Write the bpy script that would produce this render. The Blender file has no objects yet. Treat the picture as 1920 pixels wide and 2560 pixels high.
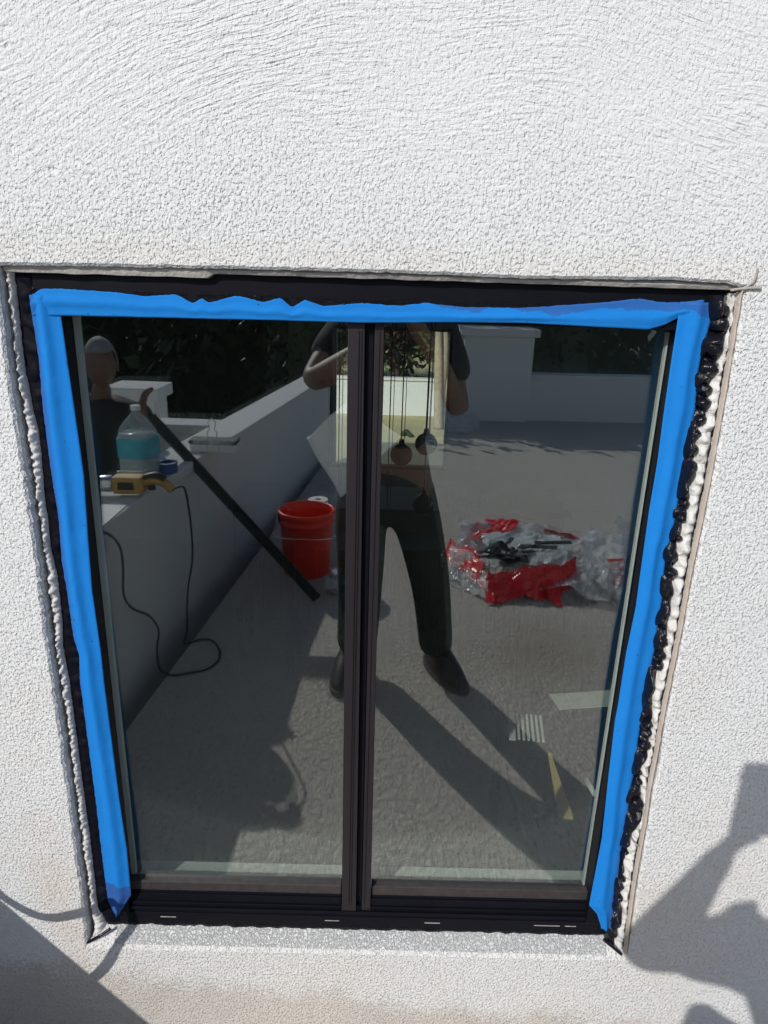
import bpy, bmesh, math, random
import numpy as np
from mathutils import Vector, Matrix, noise as mnoise
random.seed(7); np.random.seed(7)
SC = bpy.context.scene; COL = SC.collection

# ------------------------------------------------------------------ camera, sky, sun
cam_d = bpy.data.cameras.new("camera"); cam = bpy.data.objects.new("camera", cam_d); COL.objects.link(cam)
CAM = Vector((0.016, -1.014, 1.219))
pitch, yaw, roll = math.radians(18.31), math.radians(-0.52), math.radians(1.81)
fwd = Vector((-math.sin(yaw)*math.cos(pitch), math.cos(yaw)*math.cos(pitch), -math.sin(pitch)))
rgt = Vector((math.cos(yaw), math.sin(yaw), 0)); up = rgt.cross(fwd)
r2 = math.cos(roll)*rgt + math.sin(roll)*up; u2 = -math.sin(roll)*rgt + math.cos(roll)*up
m = Matrix((r2, u2, -fwd)).transposed().to_4x4(); m.translation = CAM; cam.matrix_world = m
cam_d.sensor_fit = 'VERTICAL'; cam_d.sensor_height = 24; cam_d.lens = 24*1740/2560
cam_d.clip_start = 0.004; cam_d.clip_end = 400
SC.camera = cam

EL = math.radians(33.5); SH = Vector((0.545, 0.838, 0))
world = bpy.data.worlds.new("World"); SC.world = world; world.use_nodes = True
wn = world.node_tree; bg = wn.nodes['Background']
sky = wn.nodes.new('ShaderNodeTexSky'); sky.sky_type = 'NISHITA'; sky.sun_disc = False
sky.sun_elevation = EL; sky.sun_rotation = math.atan2(-SH.x, -SH.y); sky.air_density = 1.0; sky.dust_density = 1.0
wn.links.new(sky.outputs[0], bg.inputs[0]); bg.inputs[1].default_value = 0.12
sun_d = bpy.data.lights.new("sun", 'SUN'); sun_d.energy = 3.9; sun_d.angle = math.radians(0.5); sun_d.color = (1, .965, .915)
sun = bpy.data.objects.new("sun", sun_d); COL.objects.link(sun)
sd = Vector((SH.x*math.cos(EL), SH.y*math.cos(EL), -math.sin(EL)))
sun.rotation_euler = sd.to_track_quat('-Z', 'Y').to_euler()
SC.view_settings.view_transform = 'Standard'; SC.view_settings.look = 'None'
SC.view_settings.exposure = -0.1; SC.view_settings.gamma = 1
SC.cycles.transparent_max_bounces = 32; SC.cycles.max_bounces = 10; SC.cycles.glossy_bounces = 6
SC.cycles.use_fast_gi = False if hasattr(SC.cycles, 'use_fast_gi') else False

# ------------------------------------------------------------------ materials
class NT:
    def __init__(s, name):
        s.m = bpy.data.materials.new(name); s.m.use_nodes = True; s.t = s.m.node_tree
        s.b = s.t.nodes['Principled BSDF']; s.out = s.t.nodes['Material Output']
        s.co = s.t.nodes.new('ShaderNodeTexCoord').outputs['Object']
    def n(s, typ, **kw):
        nd = s.t.nodes.new(typ)
        for k, v in kw.items():
            if k.startswith('i_'):
                key = k[2:]; key = int(key) if key.isdigit() else key.replace('_', ' ')
                s.put(nd.inputs[key], v)
            else: setattr(nd, k, v)
        return nd
    def put(s, sock, v):
        if isinstance(v, bpy.types.NodeSocket): s.t.links.new(v, sock)
        else: sock.default_value = v
    def noise(s, scale, detail=3, rough=.55, dist=0, vec=None):
        return s.n('ShaderNodeTexNoise', i_Vector=vec or s.co, i_Scale=scale, i_Detail=detail, i_Roughness=rough, i_Distortion=dist).outputs[0]
    def math(s, op, a, b=0.0, clamp=False):
        nd = s.n('ShaderNodeMath', operation=op, use_clamp=clamp); s.put(nd.inputs[0], a); s.put(nd.inputs[1], b); return nd.outputs[0]
    def ramp(s, f, stops):
        nd = s.n('ShaderNodeValToRGB', i_Fac=f); e = nd.color_ramp.elements
        while len(e) < len(stops): e.new(.5)
        for el, (p, c) in zip(e, stops):
            el.position = p; el.color = (c, c, c, 1) if isinstance(c, (int, float)) else (*c, 1)
        return nd.outputs[0]
    def mix(s, f, a, b):
        nd = s.n('ShaderNodeMix', data_type='RGBA'); s.put(nd.inputs[0], f)
        for k, v in ((6, a), (7, b)): s.put(nd.inputs[k], v if isinstance(v, bpy.types.NodeSocket) else (*v, 1))
        return nd.outputs[2]
    def base(s, v): s.put(s.b.inputs['Base Color'], v if isinstance(v, bpy.types.NodeSocket) else (*v, 1)); return s
    def rough(s, v): s.put(s.b.inputs['Roughness'], v); return s
    def bump(s, h, dist, strength=1.0):
        nd = s.n('ShaderNodeBump', i_Height=h, i_Distance=dist, i_Strength=strength); s.put(s.b.inputs['Normal'], nd.outputs[0]); return s

def mat(name, col, rough=.6, var=.12, sc=20, bump=0, bsc=60, metal=0, spec=.5):
    a = NT(name); c = Vector(col)
    a.base(a.mix(a.noise(sc, 4), tuple(c*(1-var)), tuple(c*(1+var)))).rough(rough)
    a.b.inputs['Metallic'].default_value = metal; a.b.inputs['Specular IOR Level'].default_value = spec
    if bump: a.bump(a.noise(bsc, 4, .6), bump)
    return a.m

def stucco(name, white=(.70, .71, .715), trowel=True, dirt=True):
    a = NT(name)
    sep = a.n('ShaderNodeSeparateXYZ', i_Vector=a.co); X, Y, Z = sep.outputs
    gv = a.n('ShaderNodeVectorMath', operation='MULTIPLY'); a.put(gv.inputs[0], a.co); gv.inputs[1].default_value = (1, 1, .8)
    grain = a.noise(250, 2.0, .55, .35, gv.outputs[0])
    grain = a.ramp(grain, [(.30, 0), (.47, .70), (.75, 1)])
    g5 = a.noise(120, 2, .5, .2)
    fine = a.noise(480, 2, .6)
    med = a.noise(17, 3, .6)
    h = a.math('ADD', a.math('MULTIPLY', grain, .62), a.math('MULTIPLY', fine, .13))
    h = a.math('ADD', h, a.math('ADD', a.math('MULTIPLY', med, .75), a.math('MULTIPLY', g5, .42)))
    if trowel:
        dx = a.math('SUBTRACT', X, .14); dz = a.math('SUBTRACT', Z, .36)
        r = a.math('SQRT', a.math('ADD', a.math('MULTIPLY', dx, dx), a.math('MULTIPLY', dz, dz)))
        th = a.math('ARCTAN2', dx, dz)
        wob = a.math('MULTIPLY', a.noise(3, 2), .09)
        v = a.n('ShaderNodeCombineXYZ'); a.put(v.inputs[0], a.math('MULTIPLY', a.math('ADD', r, wob), 200)); a.put(v.inputs[1], a.math('MULTIPLY', th, 30)); a.put(v.inputs[2], a.math('MULTIPLY', Y, 20))
        lines = a.ramp(a.noise(1, 2, .5, .5, v.outputs[0]), [(.22, 0), (.78, 1)])
        lamp = a.ramp(a.noise(5, 3, .6), [(.32, .30), (.62, 1)])
        msk = a.math('ADD', a.math('ADD', Z, a.math('MULTIPLY', X, .07)), a.math('MULTIPLY', a.noise(3.1, 3), .26))
        msk = a.ramp(a.math('SUBTRACT', msk, .95), [(.44, 0), (.62, 1)])
        g2 = a.noise(90, 3, .6, .4)
        h2 = a.math('ADD', a.math('MULTIPLY', lines, a.math('MULTIPLY', lamp, .64)), a.math('ADD', a.math('MULTIPLY', g2, .50), a.math('ADD', a.math('MULTIPLY', fine, .14), a.math('MULTIPLY', grain, .22))))
        hm = a.n('ShaderNodeMix', data_type='FLOAT'); a.put(hm.inputs[0], a.math('MULTIPLY', msk, .85)); a.put(hm.inputs[2], h); a.put(hm.inputs[3], h2); h = hm.outputs[0]
        # torn gouges towards the upper left
        pit = a.n('ShaderNodeTexVoronoi', i_Vector=a.co, i_Scale=34, feature='F1').outputs['Distance']
        pits = a.math('MULTIPLY', a.ramp(pit, [(.14, 1), (.30, 0)]), a.ramp(a.noise(22, 2), [(.52, 0), (.60, 1)]))
        lm = a.ramp(a.math('ADD', a.math('SUBTRACT', a.math('MULTIPLY', X, -.9), a.math('MULTIPLY', a.noise(7, 2), .5)), .35), [(.25, 0), (.62, 1)])
        h = a.math('SUBTRACT', h, a.math('MULTIPLY', a.math('MULTIPLY', pits, lm), a.math('MULTIPLY', msk, 1.5)))
    base = a.mix(a.noise(6, 4), tuple(Vector(white)*.95), white)
    holes = a.ramp(grain, [(0, 1), (.3, 0)])
    base = a.mix(a.math('MULTIPLY', holes, .30), base, (.36, .355, .35))
    if dirt:
        zz = a.math('ADD', Z, a.math('MULTIPLY', X, .10))
        d = a.math('ADD', a.math('MULTIPLY', a.math('ADD', zz, .030), -3.6), a.math('MULTIPLY', a.noise(9, 4, .6), .55))
        d = a.math('ADD', d, a.math('MULTIPLY', a.noise(130, 2), .5))
        dm = a.ramp(d, [(.86, 0), (1.02, .8)])
        base = a.mix(dm, base, (.47, .425, .375))
        wm = a.math('MULTIPLY', a.ramp(Z, [(.0, 1), (.95, 0)]), a.ramp(a.noise(2.6, 5, .65), [(.38, 0), (.68, .55)]))
        base = a.mix(wm, base, (.66, .61, .55))
        # tan rust bloom close to the opening edges
        ex = a.math('ABSOLUTE', a.math('SUBTRACT', a.math('ABSOLUTE', X), .56))
        em = a.math('MULTIPLY', a.ramp(ex, [(.0, 1), (.07, 0)]), a.ramp(a.noise(4.5, 4, .6), [(.45, 0), (.72, .55)]))
        em = a.math('MULTIPLY', em, a.ramp(a.math('ADD', Z, 0), [(.0, 1), (.9, 0)]))
        base = a.mix(em, base, (.62, .50, .40))
        ez = a.math('ABSOLUTE', a.math('SUBTRACT', Z, 1.245))
        base = a.mix(a.math('MULTIPLY', a.ramp(ez, [(0, .4), (.035, 0)]), a.noise(14, 3)), base, (.66, .58, .48))
    a.base(base).rough(.9); a.b.inputs['Specular IOR Level'].default_value = .2
    a.bump(h, .0040, 1.0)
    return a.m

def glass(name, refl, tint):
    a = NT(name); a.t.nodes.remove(a.b)
    fr = a.n('ShaderNodeFresnel', i_IOR=1.45).outputs[0]
    f = a.math('ADD', a.math('MULTIPLY', fr, .08), refl, True)
    g = a.n('ShaderNodeBsdfGlossy', i_Color=(*tint[1], 1), i_Roughness=0)
    t = a.n('ShaderNodeBsdfTransparent', i_Color=(*tint[0], 1))
    mx = a.n('ShaderNodeMixShader', i_Fac=f); a.put(mx.inputs[1], t.outputs[0]); a.put(mx.inputs[2], g.outputs[0])
    a.put(a.out.inputs[0], mx.outputs[0]); return a.m

M = {}
M['stucco'] = stucco('white_stucco')
M['stucco_plain'] = stucco('parapet_stucco', (.78, .78, .77), False, False)
M['garden_wall'] = mat('garden_wall_paint', (.78, .80, .80), .85)
def deckmat():
    a = NT('deck_coating')
    g = a.noise(60, 4, .7, .5); p = a.ramp(a.noise(75, 2), [(.58, 0), (.68, 1)])
    c = a.mix(a.noise(2.2, 5, .6), (.53, .485, .43), (.63, .59, .53))
    st = a.n('ShaderNodeVectorMath', operation='DISTANCE'); a.put(st.inputs[0], a.co); st.inputs[1].default_value = (.74, -1.55, -.28)
    sm = a.math('MULTIPLY', a.ramp(a.math('ADD', st.outputs['Value'], a.math('MULTIPLY', a.noise(5, 5, .7), .5)), [(.30, .55), (.68, 0)]), 1)
    c = a.mix(sm, c, (.30, .24, .18))
    c = a.mix(a.math('MULTIPLY', p, .7), c, (.22, .20, .18))
    a.base(c).rough(.9); a.bump(a.math('ADD', g, a.math('MULTIPLY', a.noise(28, 2), .6)), .024, 1); return a.m
M['deck'] = deckmat()
M['mortar'] = mat('grey_mortar', (.36, .34, .315), .9, .3, 12, .004, 90)
M['mortar_w'] = mat('white_mortar', (.66, .65, .63), .9, .18, 30, .004, 140)
M['mortar_l'] = mat('pale_mortar', (.60, .59, .58), .9, .25, 30, .003, 160)
M['beige'] = mat('beige_casing_bead', (.46, .40, .35), .7, .12, 25, .001, 200)
M['sealant'] = mat('black_butyl_sealant', (.006, .006, .010), .22, .3, 30, .0016, 150, spec=.32)
M['sealant_dull'] = mat('black_dry_sealant', (.005, .005, .010), .6, .3, 18, .0012, 60, spec=.06)
M['frame'] = mat('dark_bronze_aluminium', (.019, .016, .019), .45, .15, 6, .00015, 400, spec=.3)
M['frame_blk'] = mat('black_vinyl', (.005, .005, .009), .45, .2, 10, spec=.12)
M['rail'] = mat('speckled_bronze_rail', (.038, .031, .031), .5, .6, 90, .0006, 300)  # dark bronze with coarse speckle in the colour
M['spacer'] = mat('pale_spacer', (.72, .76, .74), .5, .05, 10)
M['steel'] = mat('bright_steel', (.7, .7, .7), .25, .05, 10, metal=1)
def tapemat():
    a = NT('blue_masking_tape')
    sep = a.n('ShaderNodeSeparateXYZ', i_Vector=a.co)
    c = a.mix(a.noise(16, 4, .6), (.009, .165, .52), (.013, .205, .61))
    crepe = a.noise(700, 2)
    # oil stain bled out of the sealant, along the head tape and the foot of the left strip
    wv = a.n('ShaderNodeTexNoise', i_Vector=a.co, i_Scale=14, i_Detail=5).outputs[0]
    top = a.ramp(a.math('ADD', a.math('MULTIPLY', a.math('SUBTRACT', sep.outputs[2], 1.17), 18), a.math('MULTIPLY', a.math('SUBTRACT', wv, .5), 1.3)), [(.28, 0), (.31, 1)])
    rgt_ = a.ramp(a.math('ADD', sep.outputs[0], .5), [(.52, 0), (.58, 1)])
    low = a.math('MULTIPLY', a.ramp(a.math('ADD', a.math('MULTIPLY', sep.outputs[2], 5), a.math('MULTIPLY', wv, .35)), [(.74, 1), (.76, 0)]), a.ramp(a.math('ADD', sep.outputs[0], .5), [(.1, 1), (.12, 0)]))
    s = a.math('ADD', a.math('MULTIPLY', a.math('MULTIPLY', top, rgt_), .8), low, True)
    # dark oil soaked edge bands along the outer edges
    ed = a.ramp(a.math('ADD', a.math('ABSOLUTE', sep.outputs[0]), a.math('MULTIPLY', a.math('SUBTRACT', wv, .5), .006)), [(.478, 0), (.4835, .8)])
    s = a.math('MAXIMUM', s, ed)
    fl = a.ramp(a.noise(120, 2), [(.735, 0), (.75, .8)])
    a.base(a.mix(fl, a.mix(s, c, (.028, .10, .33)), (.01, .02, .06))).rough(.8)
    a.b.inputs['Specular IOR Level'].default_value = .12
    a.bump(a.math('ADD', a.math('MULTIPLY', crepe, .1), a.noise(22, 3)), .0022, .8)
    return a.m
M['tape'] = tapemat()
M['glass_out'] = glass('outer_glass', .172, ((.93, .95, .94), (.95, .98, .99)))
M['glass_in'] = glass('inner_glass', .028, ((.93, .96, .94), (.62, .85, .78)))
M['shirt'] = mat('black_cotton', (.018, .018, .02), .9, .2, 30, .002, 40)
M['trousers'] = mat('charcoal_trousers', (.03, .032, .03), .9, .2, 20, .003, 30)
M['skin'] = mat('skin', (.17, .095, .065), .55, .12, 15)
M['hair'] = mat('grey_hair', (.24, .24, .24), .7, .4, 90, .003, 200)
M['shoe'] = mat('dark_leather', (.05, .045, .042), .5, .2, 30)
M['sole'] = mat('shoe_sole_rubber', (.12, .11, .10), .8)
M['white_cloth'] = mat('white_rag', (.82, .84, .86), .85, .05, 20, .002, 60)
M['black_rubber'] = mat('black_rubber', (.012, .012, .012), .5)
M['pole'] = mat('black_bar', (.012, .013, .013), .4)
M['yellow'] = mat('yellow_plastic', (.46, .28, .07), .45, .15, 30)
M['wood'] = mat('yellow_pine', (.85, .62, .26), .6, .15, 30)
M['red'] = mat('red_plastic', (.78, .045, .02), .35, .08, 10)
M['dark_goo'] = mat('dark_bucket_content', (.10, .02, .015), .4, .4, 30, .01, 30)
M['paper'] = mat('white_paper', (.85, .85, .85), .85, .05, 20, .001, 200)
M['darkcore'] = mat('roll_core', (.05, .045, .04), .8)
M['blue'] = mat('blue_plastic', (.03, .07, .26), .5)
M['black'] = mat('black_paint', (.012, .012, .013), .45)
M['darkwood'] = mat('dark_walnut', (.030, .024, .020), .5, .3, 8)
M['interior'] = mat('interior_plaster', (.34, .355, .35), .9, .05, 3)
M['intfloor'] = mat('timber_floor', (.15, .14, .13), .5, .3, 6)
M['roof'] = mat('grey_roofing', (.2, .2, .2), .9)
M['redtile'] = mat('red_roof_tiles', (.42, .12, .07), .8, .3, 5)
M['ground'] = mat('hill_ground', (.07, .08, .045), .95, .4, .6)
M['lawn'] = mat('dry_lawn', (.52, .47, .27), .95, .25, 2.5, .02, 30)
M['terrace'] = mat('terrace_concrete', (.34, .33, .31), .9, .2, 2, .004, 60)
M['bark'] = mat('pale_bark', (.45, .38, .28), .9, .3, 12, .02, 14)
M['bark_dark'] = mat('dark_bark', (.08, .06, .045), .9, .3, 12, .02, 14)
M['globe'] = mat('smoked_globe', (.015, .02, .022), .06, .1, 4)
M['blue_shade'] = mat('patio_paving', (.30, .31, .32), .8)
def leafmat(name, c1, c2):
    a = NT(name); a.base(a.mix(a.noise(1.5, 4, .7), c1, c2)).rough(.6); return a.m
M['leaf'] = leafmat('green_leaves', (.03, .06, .02), (.09, .14, .045))
M['leaf_dark'] = leafmat('dark_leaves', (.018, .03, .014), (.05, .07, .028))
M['leaf_brown'] = leafmat('dry_leaves', (.05, .03, .02), (.15, .09, .06))
def water():
    a = NT('bottle_water'); a.base(a.mix(a.noise(9, 3), (.34, .50, .55), (.60, .76, .80))).rough(.1); a.b.inputs['Transmission Weight'].default_value = .35; return a.m
M['water'] = water()
def film(name, col, alpha, rough=.12, crease_glint=True):
    a = NT(name); a.base(a.mix(a.noise(30, 4), tuple(Vector(col)*.8), col)).rough(rough)
    al = a.ramp(a.noise(14, 4, .6), [(.3, alpha*.5), (.7, min(1, alpha*1.4))])
    if crease_glint:
        rd = a.math('ABSOLUTE', a.math('SUBTRACT', a.noise(16, 3, .5, 1.2), .5))
        al = a.math('MAXIMUM', al, a.ramp(rd, [(0, .95), (.022, 0)])); a.bump(a.noise(20, 3, .6, .8), .012, 1)  # bright glints along the creases put in as near-opaque pale lines
    a.put(a.b.inputs['Alpha'], al); return a.m
M['film'] = film('clear_plastic_film', (.85, .87, .88), .34, .1)
M['film_white'] = film('milky_plastic_film', (.72, .78, .77), .75, .2)
M['film_bottle'] = film('clear_bottle_plastic', (.75, .82, .84), .30, .05, False)
M['film_red'] = mat('red_glossy_film', (.72, .02, .025), .2, .2, 12, .004, 25)

# ------------------------------------------------------------------ mesh helpers
def obj(name, bm, m_, parent=None, smooth=False, bev=0, kind=None):
    me = bpy.data.meshes.new(name)
    bmesh.ops.recalc_face_normals(bm, faces=bm.faces)
    if smooth:
        for f in bm.faces: f.smooth = True
    bm.to_mesh(me); bm.free()
    o = bpy.data.objects.new(name, me); COL.objects.link(o); me.materials.append(m_)
    if parent: o.parent = parent
    if bev:
        b = o.modifiers.new('bevel', 'BEVEL'); b.width = bev; b.segments = 2; b.limit_method = 'ANGLE'
    if kind: o['kind'] = kind
    return o
def thing(name, label, cat, group=None, loc=(0, 0, 0), rz=0):
    o = bpy.data.objects.new(name, None); COL.objects.link(o); o.empty_display_size = .05
    o.location = loc; o.rotation_euler.z = rz
    return tag(o, label, cat, group)
def tag(o, label, cat, group=None):
    o['label'] = label; o['category'] = cat
    if group: o['group'] = group
    return o
def box(bm, a, b, rot=None, piv=None):
    vs = [bm.verts.new((x, y, z)) for x in (a[0], b[0]) for y in (a[1], b[1]) for z in (a[2], b[2])]
    for q in ((0, 1, 3, 2), (4, 6, 7, 5), (0, 4, 5, 1), (2, 3, 7, 6), (0, 2, 6, 4), (1, 5, 7, 3)): bm.faces.new([vs[i] for i in q])
    if rot: bmesh.ops.rotate(bm, verts=vs, cent=piv or (0, 0, 0), matrix=rot)
    return vs
def boxo(name, a, b, m_, parent=None, bev=0, **k):
    bm = bmesh.new(); box(bm, a, b); return obj(name, bm, m_, parent, bev=bev, **k)
def hexa(bm, pts):  # 8 points: bottom 4, top 4
    vs = [bm.verts.new(p) for p in pts]
    for q in ((0, 1, 2, 3), (4, 7, 6, 5), (0, 4, 5, 1), (1, 5, 6, 2), (2, 6, 7, 3), (3, 7, 4, 0)): bm.faces.new([vs[i] for i in q])
def lathe(bm, prof, c=(0, 0, 0), n=28, cap=True):
    rings = []
    for r, z in prof:
        rings.append([bm.verts.new((c[0]+r*math.cos(2*math.pi*i/n), c[1]+r*math.sin(2*math.pi*i/n), c[2]+z)) for i in range(n)])
    for a, b in zip(rings, rings[1:]):
        for i in range(n): bm.faces.new((a[i], a[(i+1) % n], b[(i+1) % n], b[i]))
    if cap:
        bm.faces.new(rings[0][::-1]); bm.faces.new(rings[-1])
def smooth_path(pts, sub=6):
    P = [Vector(p) for p in pts]; out = []
    for i in range(len(P)-1):
        p0 = P[max(i-1, 0)]; p1 = P[i]; p2 = P[i+1]; p3 = P[min(i+2, len(P)-1)]
        for k in range(sub):
            t = k/sub
            out.append(.5*((2*p1)+(-p0+p2)*t+(2*p0-5*p1+4*p2-p3)*t*t+(-p0+3*p1-3*p2+p3)*t**3))
    out.append(P[-1]); return out
def tube(bm, pts, r, n=8, r2=None):
    P = [Vector(p) for p in pts]; rings = []; nrm = Vector((.3, .2, .93))
    for i, p in enumerate(P):
        t = (P[min(i+1, len(P)-1)]-P[max(i-1, 0)]).normalized()
        a = t.cross(nrm)
        if a.length < .1: a = t.cross(Vector((1, 0, 0)))
        a.normalize(); b = t.cross(a)
        rr = (r if r2 is None else r+(r2-r)*i/(len(P)-1))
        rings.append([bm.verts.new(p+rr*(math.cos(2*math.pi*k/n)*a+math.sin(2*math.pi*k/n)*b)) for k in range(n)])
    for a, b in zip(rings, rings[1:]):
        for i in range(n): bm.faces.new((a[i], a[(i+1) % n], b[(i+1) % n], b[i]))
    bm.faces.new(rings[0][::-1]); bm.faces.new(rings[-1])
def tubeo(name, pts, r, m_, parent=None, sub=6, r2=None, n=8):
    bm = bmesh.new(); tube(bm, smooth_path(pts, sub) if sub else pts, r, n, r2); return obj(name, bm, m_, parent, smooth=True)
def skin(name, verts, edges, radii, m_, parent=None, sub=2, root=0):
    me = bpy.data.meshes.new(name); me.from_pydata([Vector(v) for v in verts], edges, [])
    o = bpy.data.objects.new(name, me); COL.objects.link(o); me.materials.append(m_)
    o.modifiers.new('skin', 'SKIN').use_smooth_shade = True
    sv = me.skin_vertices[0].data
    for i, r in enumerate(radii):
        sv[i].radius = r if isinstance(r, tuple) else (r, r); sv[i].use_root = (i == root)
    s = o.modifiers.new('sub', 'SUBSURF'); s.levels = s.render_levels = sub
    # freeze the grown surface into a plain mesh
    dg = bpy.context.evaluated_depsgraph_get(); ev = o.evaluated_get(dg)
    nm = bpy.data.meshes.new_from_object(ev); o.modifiers.clear(); o.data = nm; bpy.data.meshes.remove(me); nm.name = name
    if not nm.materials: nm.materials.append(m_)
    for p in nm.polygons: p.use_smooth = True
    if parent: o.parent = parent
    return o
def nz(x, y=0, z=0): return mnoise.noise(Vector((x, y, z)))

# ------------------------------------------------------------------ measured outlines of the opening (metres: x, z)
OPEN_L = [(-.519, 1.225), (-.522, 1.096), (-.521, 1.013), (-.519, .925), (-.518, .832), (-.519, .733), (-.519, .63), (-.518, .47), (-.518, .327), (-.519, .22), (-.518, .106), (-.521, -.012)]
OPEN_T = [(-.519, 1.225), (-.385, 1.227), (-.225, 1.229), (-.128, 1.23), (.037, 1.231), (.203, 1.229), (.41, 1.233), (.489, 1.231), (.517, 1.226)]
OPEN_R = [(.517, 1.226), (.521, 1.079), (.521, .96), (.521, .884), (.519, .793), (.52, .697), (.519, .597), (.517, .517), (.521, .444), (.518, .383), (.52, .308), (.521, .23), (.522, .156), (.526, .048), (.526, -.012)]
OPEN_B = [(.526, -.012), (.3, -.013), (0, -.011), (-.3, -.013), (-.521, -.012)]
BLK_L = [(-.510, 1.20), (-.514, 1.094), (-.509, 1.031), (-.502, .988), (-.505, .92), (-.508, .873), (-.506, .849), (-.509, .8), (-.502, .751), (-.504, .672), (-.51, .619), (-.505, .56), (-.505, .311), (-.504, .229), (-.505, .144), (-.507, .055), (-.495, .02)]
TLO = [(-.488, 1.186), (-.487, 1.152), (-.485, 1.095), (-.488, 1.032), (-.488, .966), (-.487, .915), (-.485, .85), (-.488, .776), (-.486, .725), (-.485, .646), (-.479, .606), (-.483, .56), (-.481, .311), (-.482, .173), (-.481, .075), (-.471, .040)]
TLI = [(-.447, 1.186), (-.445, 1.131), (-.444, 1.097), (-.441, 1.011), (-.438, .922), (-.442, .827), (-.445, .726), (-.442, .621), (-.442, .562), (-.438, .313), (-.434, .204), (-.435, .09), (-.462, .043)]
TTT = [(-.486, 1.185), (-.47, 1.194), (-.448, 1.196), (-.361, 1.193), (-.323, 1.189), (-.279, 1.193), (-.268, 1.188), (-.255, 1.181), (-.242, 1.189), (-.232, 1.183), (-.193, 1.194), (-.155, 1.186), (-.131, 1.193), (-.115, 1.180), (-.097, 1.191), (-.069, 1.183), (-.018, 1.189), (.039, 1.187), (.073, 1.192), (.125, 1.188), (.21, 1.189), (.316, 1.199), (.379, 1.207), (.407, 1.203), (.439, 1.204), (.47, 1.208)]
TTB = [(-.486, 1.158), (-.447, 1.159), (-.378, 1.16), (-.246, 1.161), (-.132, 1.162), (-.017, 1.162), (.098, 1.166), (.212, 1.169), (.299, 1.167), (.397, 1.165), (.419, 1.172), (.436, 1.182), (.47, 1.186)]
TRI = [(.436, 1.200), (.436, 1.116), (.437, 1.04), (.439, .973), (.438, .893), (.44, .77), (.441, .727), (.437, .642), (.437, .541), (.436, .509), (.44, .395), (.446, .257), (.442, .096), (.460, .075), (.472, .043)]
TRO = [(.481, 1.205), (.484, 1.181), (.481, 1.16), (.478, 1.128), (.478, 1.096), (.483, 1.052), (.48, 1.007), (.482, .943), (.481, .909), (.481, .851), (.476, .832), (.477, .795), (.482, .742), (.482, .698), (.484, .647), (.481, .583), (.483, .529), (.482, .471), (.486, .428), (.483, .357), (.489, .274), (.485, .226), (.489, .161), (.491, .093), (.491, .037)]
BDR = [(.506, 1.206), (.510, 1.172), (.507, 1.149), (.506, 1.119), (.5, 1.086), (.504, 1.043), (.494, 1.019), (.498, .964), (.497, .933), (.497, .9), (.494, .867), (.495, .81), (.501, .755), (.5, .706), (.502, .651), (.5, .61), (.494, .568), (.502, .506), (.504, .447), (.493, .421), (.504, .37), (.517, .316), (.504, .279), (.496, .247), (.497, .199), (.503, .106), (.514, .082), (.505, .048), (.510, .004)]
BEI = [(.513, 1.215), (.516, 1.078), (.517, .959), (.516, .883), (.514, .792), (.515, .696), (.513, .595), (.512, .514), (.513, .453), (.512, .381), (.515, .305), (.515, .227), (.516, .152), (.520, .044), (.523, -.005)]

def at_z(poly, z, ax=1):
    """x of a polyline at height z (or z at x when ax=0)"""
    P = sorted(poly, key=lambda p: p[ax]); o = 1-ax
    if z <= P[0][ax]: return P[0][o]
    for a, b in zip(P, P[1:]):
        if z <= b[ax]:
            t = (z-a[ax])/max(b[ax]-a[ax], 1e-9); return a[o]+(b[o]-a[o])*t
    return P[-1][o]
def resample(poly, step):
    out = []
    for a, b in zip(poly, poly[1:]):
        d = math.hypot(b[0]-a[0], b[1]-a[1]); n = max(1, int(d/step))
        for k in range(n): out.append((a[0]+(b[0]-a[0])*k/n, a[1]+(b[1]-a[1])*k/n))
    return out

# ------------------------------------------------------------------ the house
house = thing('house', 'white stucco house wall around the low black window', 'house')
loop = resample(OPEN_T, .006)+resample(OPEN_R, .006)+resample(OPEN_B, .006)+resample(OPEN_L[::-1], .006)
bm = bmesh.new(); X0, X1, Z0, Z1 = -3.2, 4.2, -.30, 2.42
N = len(loop); ctr = Vector((0, .6))
rings = [[], [], [], [], []]
outer = []
for x, z in loop:
    d = Vector((x, z))-ctr; ts = []
    if d.x > 1e-6: ts.append((X1-ctr.x)/d.x)
    if d.x < -1e-6: ts.append((X0-ctr.x)/d.x)
    if d.y > 1e-6: ts.append((Z1-ctr.y)/d.y)
    if d.y < -1e-6: ts.append((Z0-ctr.y)/d.y)
    outer.append(ctr+d*min(ts))
for c in ((X0, Z0), (X1, Z0), (X0, Z1), (X1, Z1)):
    i = min(range(N), key=lambda k: (outer[k]-Vector(c)).length); outer[i] = Vector(c)
for i, (x, z) in enumerate(loop):
    d = (Vector((x, z))-ctr).normalized()
    jk = 2.2 if x < -.51 else 1
    jit = jk*(.0014*nz(x*70, 1, z*70)+.0011*nz(x*230, 4, z*230))
    bot = z < -.005 and abs(x) < .515
    fx, fz = x+d.x*jit, z+d.y*jit
    ex, ez = (1 if x > .51 else -1 if x < -.51 else 0), (1 if z > 1.22 else -1 if z < -.005 else 0)
    o = .004 if not bot else .012
    rings[0].append((outer[i].x, 0, outer[i].y))
    rings[1].append((fx+ex*.02, 0, fz+ez*.02))
    rings[2].append((fx+ex*o, 0.0005*nz(x*50, z*50), fz+ez*o))
    rings[3].append((fx, .004+(.004 if bot else 0), fz+(.004 if bot else 0)))
    rings[4].append((fx, .034, fz+(.026 if bot else 0)))
V = [[bm.verts.new(p) for p in r] for r in rings]
for a, b in zip(V, V[1:]):
    for i in range(N): bm.faces.new((a[i], b[i], b[(i+1) % N], a[(i+1) % N]))
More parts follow.
